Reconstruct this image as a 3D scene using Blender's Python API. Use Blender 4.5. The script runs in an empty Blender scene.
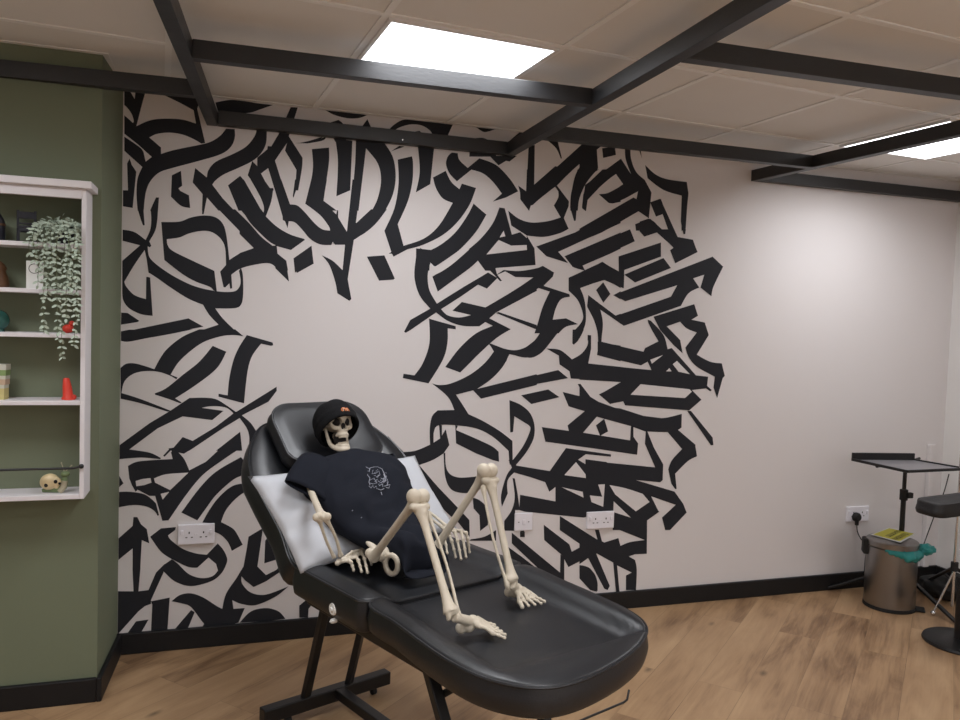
import bpy, bmesh, math, random
from mathutils import Vector, Matrix, noise
from mathutils.bvhtree import BVHTree
from mathutils.geometry import tessellate_polygon
R_ = random.Random(7)
PI = math.pi
SC = bpy.context.scene
COL = SC.collection

# ------------------------------------------------------------------ camera
FPX, YAW, PIT, ROL = 791.83, .3178, -.0486, .0330
CAM = Vector((0, -3.5796, 1.4531))
def _basis():
    cy, sy, cp, sp = math.cos(YAW), math.sin(YAW), math.cos(PIT), math.sin(PIT)
    f = Vector((sy*cp, cy*cp, sp)); r = Vector((cy, -sy, 0)); u = r.cross(f)
    cr, sr = math.cos(ROL), math.sin(ROL)
    return r*cr + u*sr, -r*sr + u*cr, f
CR, CU, CF = _basis()
cd = bpy.data.cameras.new('camera'); co = bpy.data.objects.new('camera', cd); COL.objects.link(co)
M = Matrix.Identity(4)
for i in range(3):
    M[i][0] = CR[i]; M[i][1] = CU[i]; M[i][2] = -CF[i]; M[i][3] = CAM[i]
co.matrix_world = M
cd.sensor_width = 36; cd.lens = FPX/960*36; cd.clip_start = .05
SC.camera = co
def ray(a, b): return CF + CR*((a-480)/FPX) + CU*((360-b)/FPX)
def atZ(a, b, z): d = ray(a, b); return CAM + d*((z-CAM.z)/d.z)      # point of a measured spot on a horizontal plane
def atY(a, b, y): d = ray(a, b); return CAM + d*((y-CAM.y)/d.y)      # ... on a plane parallel to the painted wall
def atPlane(a, b, p, n): d = ray(a, b); return CAM + d*(((p-CAM).dot(n))/d.dot(n))

# ------------------------------------------------------------------ materials
MAT = {}
def mat(name, col, rough=.6, metal=0, spec=.5, noise_amt=0, nscale=8, bump=0, bscale=60, emit=None, coat=0, rvar=0, sheen=0, trans=0, stretch=None):
    m = bpy.data.materials.new(name); m.use_nodes = True; nt = m.node_tree; b = nt.nodes['Principled BSDF']
    b.inputs['Base Color'].default_value = (*col, 1); b.inputs['Roughness'].default_value = rough
    b.inputs['Metallic'].default_value = metal; b.inputs['Specular IOR Level'].default_value = spec
    b.inputs['Coat Weight'].default_value = coat; b.inputs['Sheen Weight'].default_value = sheen
    b.inputs['Transmission Weight'].default_value = trans
    tc = nt.nodes.new('ShaderNodeTexCoord'); src = tc.outputs['Object']
    if stretch:
        mp = nt.nodes.new('ShaderNodeMapping'); mp.inputs['Scale'].default_value = stretch
        nt.links.new(src, mp.inputs['Vector']); src = mp.outputs['Vector']
    if noise_amt or rvar:
        n = nt.nodes.new('ShaderNodeTexNoise'); n.inputs['Scale'].default_value = nscale; n.inputs['Detail'].default_value = 5
        nt.links.new(src, n.inputs['Vector'])
        if noise_amt:
            r = nt.nodes.new('ShaderNodeMapRange'); r.inputs['To Min'].default_value = 1-noise_amt; r.inputs['To Max'].default_value = 1+noise_amt
            nt.links.new(n.outputs['Fac'], r.inputs['Value'])
            mx = nt.nodes.new('ShaderNodeVectorMath'); mx.operation = 'SCALE'; mx.inputs[0].default_value = col
            nt.links.new(r.outputs[0], mx.inputs['Scale']); nt.links.new(mx.outputs[0], b.inputs['Base Color'])
        if rvar:
            r = nt.nodes.new('ShaderNodeMapRange'); r.inputs['To Min'].default_value = rough-rvar; r.inputs['To Max'].default_value = rough+rvar
            nt.links.new(n.outputs['Fac'], r.inputs['Value']); nt.links.new(r.outputs[0], b.inputs['Roughness'])
    if bump:
        n2 = nt.nodes.new('ShaderNodeTexNoise'); n2.inputs['Scale'].default_value = bscale; n2.inputs['Detail'].default_value = 4
        nt.links.new(src, n2.inputs['Vector'])
        bp = nt.nodes.new('ShaderNodeBump'); bp.inputs['Strength'].default_value = bump; bp.inputs['Distance'].default_value = .004
        nt.links.new(n2.outputs['Fac'], bp.inputs['Height']); nt.links.new(bp.outputs[0], b.inputs['Normal'])
    if emit:
        b.inputs['Emission Color'].default_value = (*emit[:3], 1); b.inputs['Emission Strength'].default_value = emit[3]
    MAT[name] = m; return m
mat('wall_paint', (.70, .665, .66), .75, noise_amt=.015, nscale=3, bump=.06, bscale=160)
mat('room_paint', (.78, .76, .74), .8)
mat('mural_black', (.018, .019, .024), .7, spec=.25, noise_amt=.06, nscale=10)
mat('green_paint', (.160, .184, .118), .75, noise_amt=.03, nscale=3, bump=.06, bscale=160)
mat('skirting_black', (.008, .008, .009), .5, spec=.35)
mat('tile', (.82, .81, .79), .95, noise_amt=.02, nscale=6, bump=.15, bscale=300)
mat('tbar', (.90, .90, .89), .5)
mat('lamp', (1, 1, 1), .5, emit=(.94, .96, 1.0, 4.0))
mat('lamp_frame', (.8, .8, .8), .5)
mat('black_timber', (.009, .0095, .0115), .48, spec=.7, noise_amt=.25, nscale=14, bump=.12, bscale=40, rvar=.08, stretch=(1, 1, 3))
mat('white_wood', (.76, .73, .75), .5, noise_amt=.02, nscale=20)
mat('black_vinyl', (.007, .008, .0105), .40, spec=.6, bump=.10, bscale=220, rvar=.05, nscale=5)
mat('black_metal', (.006, .006, .007), .4)
mat('chrome', (.75, .75, .76), .2, metal=1)
mat('bone', (.60, .53, .42), .5, noise_amt=.10, nscale=35, bump=.35, bscale=60)
mat('hollow_shade', (.010, .008, .007), .9)  # near-black colour standing in for shade inside the skull
mat('shirt', (.008, .0095, .0155), .9, spec=.2, noise_amt=.1, nscale=30, bump=.25, bscale=500)
mat('print_grey', (.32, .33, .38), .8)
mat('knit', (.007, .007, .008), .95, spec=.2, bump=.9, bscale=200)
mat('orange_thread', (.75, .20, .05), .7)
mat('pale_thread', (.75, .45, .30), .7)
mat('pillow_white', (.50, .51, .54), .8, noise_amt=.03, nscale=5, bump=.2, bscale=25)
mat('socket_white', (.80, .78, .83), .35)
mat('dark_hole', (.01, .01, .01), .8)
mat('teal_bag', (.03, .30, .29), .4, noise_amt=.2, nscale=20)
mat('yellow_card', (.62, .58, .06), .6)
mat('card_white', (.75, .75, .72), .6)
mat('ink', (.02, .02, .015), .6)
mat('rubber', (.008, .008, .008), .75)
mat('padded_black', (.010, .010, .011), .55, bump=.3, bscale=120)
mat('leaf', (.44, .52, .42), .6, noise_amt=.25, nscale=30)
mat('stem', (.14, .17, .09), .7)
mat('red_plastic', (.75, .055, .03), .45)
mat('toy_dark', (.009, .010, .018), .5)
mat('pot_black', (.012, .014, .02), .5)
mat('snail_green', (.16, .22, .10), .4, noise_amt=.3, nscale=40)
mat('snail_pale', (.42, .38, .27), .5, noise_amt=.2, nscale=30)
mat('shell_cream', (.72, .58, .34), .4, noise_amt=.25, nscale=30)
mat('teal_glaze', (.02, .09, .075), .15, noise_amt=.7, nscale=30)
mat('brown_wood', (.10, .045, .018), .5, noise_amt=.5, nscale=20)
mat('box_green', (.22, .32, .12), .5); mat('box_pale', (.60, .60, .52), .5); mat('box_tan', (.55, .40, .28), .5); mat('box_yellow', (.6, .52, .22), .5)
mat('tray_grey', (.20, .19, .20), .35)
mat('trunking', (.62, .60, .58), .5)

# brushed steel
def steel():
    m = mat('brushed_steel', (.30, .29, .285), .30, metal=1); nt = m.node_tree; b = nt.nodes['Principled BSDF']
    tc = nt.nodes.new('ShaderNodeTexCoord'); mp = nt.nodes.new('ShaderNodeMapping'); mp.inputs['Scale'].default_value = (3, 3, 400)
    n = nt.nodes.new('ShaderNodeTexNoise'); n.inputs['Scale'].default_value = 3
    nt.links.new(tc.outputs['Object'], mp.inputs[0]); nt.links.new(mp.outputs[0], n.inputs['Vector'])
    r = nt.nodes.new('ShaderNodeMapRange'); r.inputs['To Min'].default_value = .25; r.inputs['To Max'].default_value = .42
    nt.links.new(n.outputs['Fac'], r.inputs['Value']); nt.links.new(r.outputs[0], b.inputs['Roughness'])
    b.inputs['Anisotropic'].default_value = .6
steel()

# wood plank floor, laid diagonally (41 degrees)
def floor_mat():
    m = bpy.data.materials.new('plank_floor'); m.use_nodes = True; nt = m.node_tree; N = nt.nodes.new; L = nt.links.new
    b = nt.nodes['Principled BSDF']; b.inputs['Roughness'].default_value = .42; b.inputs['Specular IOR Level'].default_value = .4
    tc = N('ShaderNodeTexCoord'); mp = N('ShaderNodeMapping'); mp.inputs['Rotation'].default_value = (0, 0, -math.radians(41))
    mp.inputs['Location'].default_value = (.33, .05, 0)
    L(tc.outputs['Object'], mp.inputs[0])
    br = N('ShaderNodeTexBrick'); br.offset = .37; br.offset_frequency = 2; br.squash = 1
    br.inputs['Scale'].default_value = 1; br.inputs['Brick Width'].default_value = 1.22; br.inputs['Row Height'].default_value = .182
    br.inputs['Mortar Size'].default_value = .0012; br.inputs['Mortar Smooth'].default_value = .1; br.inputs['Bias'].default_value = 0
    br.inputs['Color1'].default_value = (0, 0, 0, 1); br.inputs['Color2'].default_value = (1, 1, 1, 1); br.inputs['Mortar'].default_value = (.5, .5, .5, 1)
    L(mp.outputs[0], br.inputs['Vector'])
    sep = N('ShaderNodeSeparateColor'); L(br.outputs['Color'], sep.inputs[0])
    # per-plank random from position
    off = N('ShaderNodeVectorMath'); off.operation = 'SCALE'; off.inputs['Scale'].default_value = 7.3
    L(br.outputs['Color'], off.inputs[0])
    ad = N('ShaderNodeVectorMath'); ad.operation = 'ADD'; L(mp.outputs[0], ad.inputs[0]); L(off.outputs[0], ad.inputs[1])
    st = N('ShaderNodeMapping'); st.inputs['Scale'].default_value = (1.1, 6, 1); L(ad.outputs[0], st.inputs[0])
    n1 = N('ShaderNodeTexNoise'); n1.inputs['Scale'].default_value = 1.6; n1.inputs['Detail'].default_value = 6; n1.inputs['Roughness'].default_value = .6; n1.inputs['Distortion'].default_value = .8
    L(st.outputs[0], n1.inputs['Vector'])
    st2 = N('ShaderNodeMapping'); st2.inputs['Scale'].default_value = (3, 60, 1); L(ad.outputs[0], st2.inputs[0])
    n2 = N('ShaderNodeTexNoise'); n2.inputs['Scale'].default_value = 2; n2.inputs['Detail'].default_value = 3; L(st2.outputs[0], n2.inputs['Vector'])
    n3 = N('ShaderNodeTexNoise'); n3.inputs['Scale'].default_value = 2.2; n3.inputs['Detail'].default_value = 2; 
    st3 = N('ShaderNodeMapping'); st3.inputs['Scale'].default_value = (1, 2.4, 1); L(ad.outputs[0], st3.inputs[0]); L(st3.outputs[0], n3.inputs['Vector'])
    cr = N('ShaderNodeValToRGB'); e = cr.color_ramp.elements
    e[0].position = .32; e[0].color = (.150, .080, .040, 1); e[1].position = .66; e[1].color = (.48, .315, .175, 1)
    k = cr.color_ramp.elements.new(.48); k.color = (.365, .225, .120, 1)
    m1 = N('ShaderNodeMath'); m1.operation = 'MULTIPLY_ADD'; m1.inputs[1].default_value = .12; L(n2.outputs['Fac'], m1.inputs[0])
    m2 = N('ShaderNodeMath'); m2.operation = 'MULTIPLY_ADD'; m2.inputs[1].default_value = .50; m2.inputs[2].default_value = .03; L(n1.outputs['Fac'], m2.inputs[0])
    m3 = N('ShaderNodeMath'); m3.operation = 'MULTIPLY_ADD'; m3.inputs[1].default_value = .28; L(n3.outputs['Fac'], m3.inputs[0]); L(m2.outputs[0], m3.inputs[2])
    L(m3.outputs[0], m1.inputs[2])
    m4 = N('ShaderNodeMath'); m4.operation = 'MULTIPLY_ADD'; m4.inputs[1].default_value = .10; L(sep.outputs[0], m4.inputs[0])
    m5 = N('ShaderNodeMath'); m5.operation = 'ADD'; m5.inputs[1].default_value = -.05; L(m1.outputs[0], m5.inputs[0]); L(m5.outputs[0], m4.inputs[2])
    L(m4.outputs[0], cr.inputs[0])
    # knots
    v = N('ShaderNodeTexVoronoi'); v.inputs['Scale'].default_value = 2.6; st4 = N('ShaderNodeMapping'); st4.inputs['Scale'].default_value = (1, 2.2, 1)
    L(ad.outputs[0], st4.inputs[0]); L(st4.outputs[0], v.inputs['Vector'])
    kr = N('ShaderNodeMapRange'); kr.inputs['From Min'].default_value = .0; kr.inputs['From Max'].default_value = .11; kr.inputs['To Min'].default_value = .30; kr.inputs['To Max'].default_value = 1
    L(v.outputs['Distance'], kr.inputs['Value'])
    mo = N('ShaderNodeMapRange'); mo.inputs['To Min'].default_value = 1; mo.inputs['To Max'].default_value = .70; L(br.outputs['Fac'], mo.inputs['Value'])
    mm = N('ShaderNodeMath'); mm.operation = 'MULTIPLY'; L(kr.outputs[0], mm.inputs[0]); L(mo.outputs[0], mm.inputs[1])
    sc = N('ShaderNodeVectorMath'); sc.operation = 'SCALE'; L(cr.outputs[0], sc.inputs[0]); L(mm.outputs[0], sc.inputs['Scale'])
    L(sc.outputs[0], b.inputs['Base Color'])
    bp = N('ShaderNodeBump'); bp.inputs['Strength'].default_value = .12; bp.inputs['Distance'].default_value = .002; L(n2.outputs['Fac'], bp.inputs['Height']); L(bp.outputs[0], b.inputs['Normal'])
    MAT['plank_floor'] = m
floor_mat()

# ------------------------------------------------------------------ mesh helpers
def newbm(): return bmesh.new()
def finish(name, bm, m, parent=None, smooth=False, bevel=0, seg=2, loc=None, sub=0, angle=40):
    bmesh.ops.recalc_face_normals(bm, faces=bm.faces[:])
    me = bpy.data.meshes.new(name); bm.to_mesh(me); bm.free()
    ms = m if isinstance(m, (list, tuple)) else [m]
    for k in ms: me.materials.append(MAT[k])
    o = bpy.data.objects.new(name, me); COL.objects.link(o)
    if parent: o.parent = parent
    if loc: o.location = loc
    if bevel:
        b = o.modifiers.new('bevel', 'BEVEL'); b.width = bevel; b.segments = seg; b.limit_method = 'ANGLE'; b.angle_limit = math.radians(40)
    if sub:
        s = o.modifiers.new('sub', 'SUBSURF'); s.levels = sub; s.render_levels = sub
    if smooth:
        for p in me.polygons: p.use_smooth = True
        if angle < 180 and not sub:
            try: me.set_sharp_from_angle(angle=math.radians(angle))
            except Exception: pass
    return o
def box(bm, lo, hi, mi=0):
    vs = [bm.verts.new((x, y, z)) for x in (lo[0], hi[0]) for y in (lo[1], hi[1]) for z in (lo[2], hi[2])]
    for f in ((0, 1, 3, 2), (4, 6, 7, 5), (0, 4, 5, 1), (2, 3, 7, 6), (0, 2, 6, 4), (1, 5, 7, 3)):
        bm.faces.new([vs[i] for i in f]).material_index = mi
    return vs
def obox(bm, c, ax, ay, az, hx, hy, hz, mi=0):
    c = Vector(c); ax, ay, az = Vector(ax), Vector(ay), Vector(az)
    vs = [bm.verts.new(c+ax*hx*i+ay*hy*j+az*hz*k) for i in (-1, 1) for j in (-1, 1) for k in (-1, 1)]
    for f in ((0, 1, 3, 2), (4, 6, 7, 5), (0, 4, 5, 1), (2, 3, 7, 6), (0, 2, 6, 4), (1, 5, 7, 3)):
        bm.faces.new([vs[i] for i in f]).material_index = mi
def bar(bm, a, b, w, h, up=(0, 0, 1), mi=0):           # rectangular bar from a to b
    a, b, up = Vector(a), Vector(b), Vector(up); d = (b-a); l = d.length; d.normalize()
    s = d.cross(up).normalized(); u = s.cross(d)
    obox(bm, (a+b)/2, d, s, u, l/2, w/2, h/2, mi)
def spline(pts, n=6, closed=False):
    P = [Vector(p) for p in pts]; out = []; N = len(P)
    for i in range(N if closed else N-1):
        p0 = P[(i-1) % N] if closed or i > 0 else P[i]; p1 = P[i]; p2 = P[(i+1) % N]
        p3 = P[(i+2) % N] if closed or i+2 < N else p2
        for k in range(n):
            t = k/n
            out.append(.5*((2*p1)+(p2-p0)*t+(2*p0-5*p1+4*p2-p3)*t*t+(3*p1-p0-3*p2+p3)*t**3))
    if not closed: out.append(P[-1])
    return out
def tube(bm, pts, rad, seg=10, closed=False, cap=True, mi=0, flat=1.0, upv=None):
    P = [Vector(p) for p in pts]; N = len(P)
    rr = rad if isinstance(rad, (list, tuple)) else [rad]*N
    rings = []; up = Vector(upv) if upv else None
    for i in range(N):
        a = P[(i-1) % N] if (closed or i > 0) else P[i]; b = P[(i+1) % N] if (closed or i < N-1) else P[i]
        t = (b-a).normalized() if (b-a).length > 1e-9 else Vector((0, 0, 1))
        if up is None: up = Vector((0, 0, 1)) if abs(t.z) < .9 else Vector((1, 0, 0))
        s = t.cross(up)
        if s.length < 1e-6: s = t.orthogonal()
        s.normalize(); u = s.cross(t).normalized()
        if not upv: up = u
        rings.append([bm.verts.new(P[i]+(s*math.cos(2*PI*k/seg)+u*math.sin(2*PI*k/seg)*flat)*rr[i]) for k in range(seg)])
    for i in range(N if closed else N-1):
        A, B = rings[i], rings[(i+1) % N]
        for k in range(seg):
            bm.faces.new((A[k], A[(k+1) % seg], B[(k+1) % seg], B[k])).material_index = mi
    if cap and not closed:
        bm.faces.new(rings[0][::-1]).material_index = mi; bm.faces.new(rings[-1]).material_index = mi
def lathe(bm, prof, seg=48, c=(0, 0, 0), mi=0):       # prof: [(r,z)...]
    c = Vector(c); rings = []
    for r, z in prof:
        if r < 1e-6: rings.append([bm.verts.new(c+Vector((0, 0, z)))])
        else: rings.append([bm.verts.new(c+Vector((r*math.cos(2*PI*k/seg), r*math.sin(2*PI*k/seg), z))) for k in range(seg)])
    for A, B in zip(rings, rings[1:]):
        for k in range(seg):
            k2 = (k+1) % seg
            if len(A) == 1 and len(B) == 1: continue
            if len(A) == 1: f = bm.faces.new((A[0], B[k], B[k2]))
            elif len(B) == 1: f = bm.faces.new((A[k], A[k2], B[0]))
            else: f = bm.faces.new((A[k], A[k2], B[k2], B[k]))
            f.material_index = mi
def ball(bm, c, r, u=16, v=10, sc=(1, 1, 1), rot=None, mi=0):
    mtx = Matrix.Translation(c) @ (rot.to_4x4() if rot else Matrix.Identity(4)) @ Matrix.Diagonal((r*sc[0], r*sc[1], r*sc[2], 1))
    ret = bmesh.ops.create_uvsphere(bm, u_segments=u, v_segments=v, radius=1, matrix=mtx)
    for vv in ret['verts']:
        for f in vv.link_faces: f.material_index = mi
def thing(name, label, cat, loc=(0, 0, 0), rz=0, group=None):
    o = bpy.data.objects.new(name, None); COL.objects.link(o); o.location = loc; o.rotation_euler = (0, 0, rz)
    o.empty_display_size = .1
    return tag(o, label, cat, group)
def tag(o, label, cat, group=None, kind=None):
    o['label'] = label; o['category'] = cat
    if group: o['group'] = group
    if kind: o['kind'] = kind
    return o
def struct(o): o['kind'] = 'structure'; return o

# ------------------------------------------------------------------ room shell
H = 2.3634
XL, XR, YB, = -3.0, 4.09, -6.5          # left wall, right wall, wall behind the camera
bm = newbm(); box(bm, (XL-.1, YB-.1, -.1), (XR+.1, .1, 0)); struct(finish('floor', bm, 'plank_floor'))
bm = newbm(); box(bm, (XL-.1, 0, 0), (XR+.1, .1, H+.1)); struct(finish('wall_back', bm, 'wall_paint'))
bm = newbm(); box(bm, (XR, YB-.1, 0), (XR+.1, 0, H+.1)); struct(finish('wall_right', bm, 'room_paint'))
bm = newbm(); box(bm, (XL-.1, YB-.1, 0), (XL, 0, H+.1)); struct(finish('wall_left', bm, 'room_paint'))
bm = newbm(); box(bm, (XL, YB-.1, 0), (XR, YB, H+.1)); struct(finish('wall_front', bm, 'room_paint'))
PX, PY, PXB = -.415, -.4128, -.392                   # corner of the green chimney breast
bm = newbm(); vs = box(bm, (XL, PY, 0), (PX, 0, H)); vs[6].co.x = vs[7].co.x = PXB; struct(finish('wall_green', bm, 'green_paint'))
# ceiling with suspended grid
bm = newbm(); box(bm, (XL-.1, YB-.1, H), (XR+.1, .1, H+.1)); ceil = struct(finish('ceiling', bm, 'tile'))
TH = .068; GX, GY, S = .4156, -.5892, .6
def G(i, j): return Vector((GX+i*S*math.cos(TH)+j*S*math.sin(TH), GY-j*S*math.cos(TH)+i*S*math.sin(TH), H))
dI = Vector((math.cos(TH), math.sin(TH), 0)); dJ = Vector((math.sin(TH), -math.cos(TH), 0))
def clip_line(p, d):
    t0, t1 = -50, 50
    for ax, lo, hi in ((0, XL, XR), (1, YB, 0)):
        if abs(d[ax]) > 1e-9:
            a, b = (lo-p[ax])/d[ax], (hi-p[ax])/d[ax]
            if a > b: a, b = b, a
            t0, t1 = max(t0, a), min(t1, b)
    return (p+d*t0, p+d*t1) if t1 > t0+.05 else None
bm = newbm()
for i in range(-7, 8):
    c = clip_line(G(i, 0), dJ)
    if c: bar(bm, c[0]-Vector((0, 0, .002)), c[1]-Vector((0, 0, .002)), .022, .005)
for j in range(0, 12):
    c = clip_line(G(0, j), dI)
    if c: bar(bm, c[0]-Vector((0, 0, .0025)), c[1]-Vector((0, 0, .0025)), .022, .005)
g = finish('ceiling_grid', bm, 'tbar', ceil); g['kind'] = 'structure'
# edge angle along the painted wall
bm = newbm(); box(bm, (PX, -.02, H-.004), (XR, 0, H)); box(bm, (PX, PY-.02, H-.004), (PX+.02, -.02, H)); box(bm, (XL, PY-.02, H-.004), (PX, PY, H))
g = finish('ceiling_edge_trim', bm, 'tile', ceil); g['kind'] = 'structure'
# ceiling lights: some real panels, and unseen ones added for extra light
LAMPW = 13.5
def lamp(i, j, lab):
    c = (G(i, j)+G(i+1, j+1))/2
    t = thing('ceiling_light', lab, 'ceiling light', c-Vector((0, 0, .012)), TH, 'flat panel ceiling lights')
    bm = newbm(); a = S/2-.011
    for (x0, y0, x1, y1) in ((-a, -a, a, -a+.012), (-a, a-.012, a, a), (-a, -a+.012, -a+.012, a-.012), (a-.012, -a+.012, a, a-.012)):
        box(bm, (x0, y0, -.002), (x1, y1, .010))
    finish('frame', bm, 'lamp_frame', t)
    bm = newbm(); b = a-.0125; box(bm, (-b, -b, .001), (b, b, .008)); finish('diffuser', bm, 'lamp', t)
    ld = bpy.data.lights.new('panel_glow', 'AREA'); ld.shape = 'SQUARE'; ld.size = 2*b; ld.energy = LAMPW; ld.color = (.94, .96, 1.0); ld.spread = math.radians(155)
    lo = bpy.data.objects.new('panel_glow', ld); COL.objects.link(lo); lo.parent = t; lo.location = (0, 0, -.003)
lamp(0, 0, 'square white panel light over the reclining chair, wholly in view')
LAMPW = 10.0
lamp(4, 0, 'square white panel light at the far right, cut by a black beam')
LAMPW = 12.0
lamp(-3, 1, 'square white panel light above the green wall and its shelf')
for (i, j) in ((0, 3), (-3, 5), (0, 6), (4, 6), (-3, 9), (0, 9), (4, 9)):  # unseen panels added to brighten the room
    LAMPW = 8.0 if i < 0 else 14.0
    lamp(i, j, 'added square white panel light in the ceiling out of view, for extra light')
# skirting
def skirt(name, boxes):
    bm = newbm()
    for lo, hi in boxes: box(bm, lo, hi)
    return struct(finish(name, bm, 'skirting_black', bevel=.004))
SH = .090
skirt('baseboard_back', [((PX, -.018, 0), (XR, 0, SH))])
bl = skirt('baseboard_left', [((PX, PY-.018, 0), (PX+.018, -.018, SH)), ((XL, PY-.018, 0), (PX, PY, SH))])
for v in bl.data.vertices:
    if abs(v.co.y+.018) < .001: v.co.x += PXB-PX
skirt('baseboard_right', [((XR-.018, YB, 0), (XR, -.018, SH))])
bm = newbm(); box(bm, (XR-.125, -.03, SH), (XR-.085, 0, .82)); struct(finish('trim_1', bm, 'wall_paint', bevel=.006))

# ------------------------------------------------------------------ black timber frame under the ceiling
tf = thing('timber_frame', 'black painted timber beams hung as an open frame below the ceiling', 'beams', (1.28, 0, 2.27))
ZB, ZT = 2.240, 2.298
def beam(name, a, b, w=.044):
    bm = newbm(); a = Vector(a); b = Vector(b); o = tf.location
    a.z = b.z = (ZB+ZT)/2; bar(bm, a-o, b-o, w, ZT-ZB)
    return finish(name, bm, 'black_timber', tf, bevel=.002)
beam('beam', (-.046, 0, 0), (-.31, -3.3, 0)); beam('beam', (1.287, 0, 0), (1.235, -3.3, 0)); beam('beam', (2.672, 0, 0), (2.80, -2.2, 0))
def bx1(y): return -.046+y*.08
def bx2(y): return 1.287+y*.016
def bx3(y): return 2.672-y*.058
beam('rail', (bx1(0)+.022, -.022, 0), (bx2(0)-.022, -.022, 0))
beam('rail', (2.69, -.022, 0), (XR, -.022, 0))
beam('rail', (-1.6, -.36, 0), (bx1(-.45)-.022, -.445, 0))
beam('rail', (bx1(-.9)+.022, -.90, 0), (bx2(-.94)-.022, -.945, 0))
beam('rail', (bx2(-.40)+.022, -.398, 0), (bx3(-.41)-.02, -.410, 0))
beam('rail', (bx2(-1.5)+.022, -1.505, 0), (bx3(-1.56)-.022, -1.565, 0))
# screws
for (x, y, z) in [tuple(atY(402.7, 139.8, -.0445))]:
    bm = newbm(); lathe(bm, [(0, .0015), (.004, .001), (.0045, 0), (0, 0)], 12)
    o = finish('screw', bm, 'chrome', tf); o.location = Vector((x, y, z))-tf.location; o.rotation_euler = (PI/2, 0, 0)

SC.view_settings.view_transform = 'Standard'; SC.view_settings.look = 'None'; SC.view_settings.gamma = 1
SC.view_settings.use_curve_mapping = False; SC.view_settings.exposure = -0.04
w = bpy.data.worlds.new('world'); SC.world = w; w.use_nodes = True; w.node_tree.nodes['Background'].inputs[0].default_value = (.02, .02, .02, 1)

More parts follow.
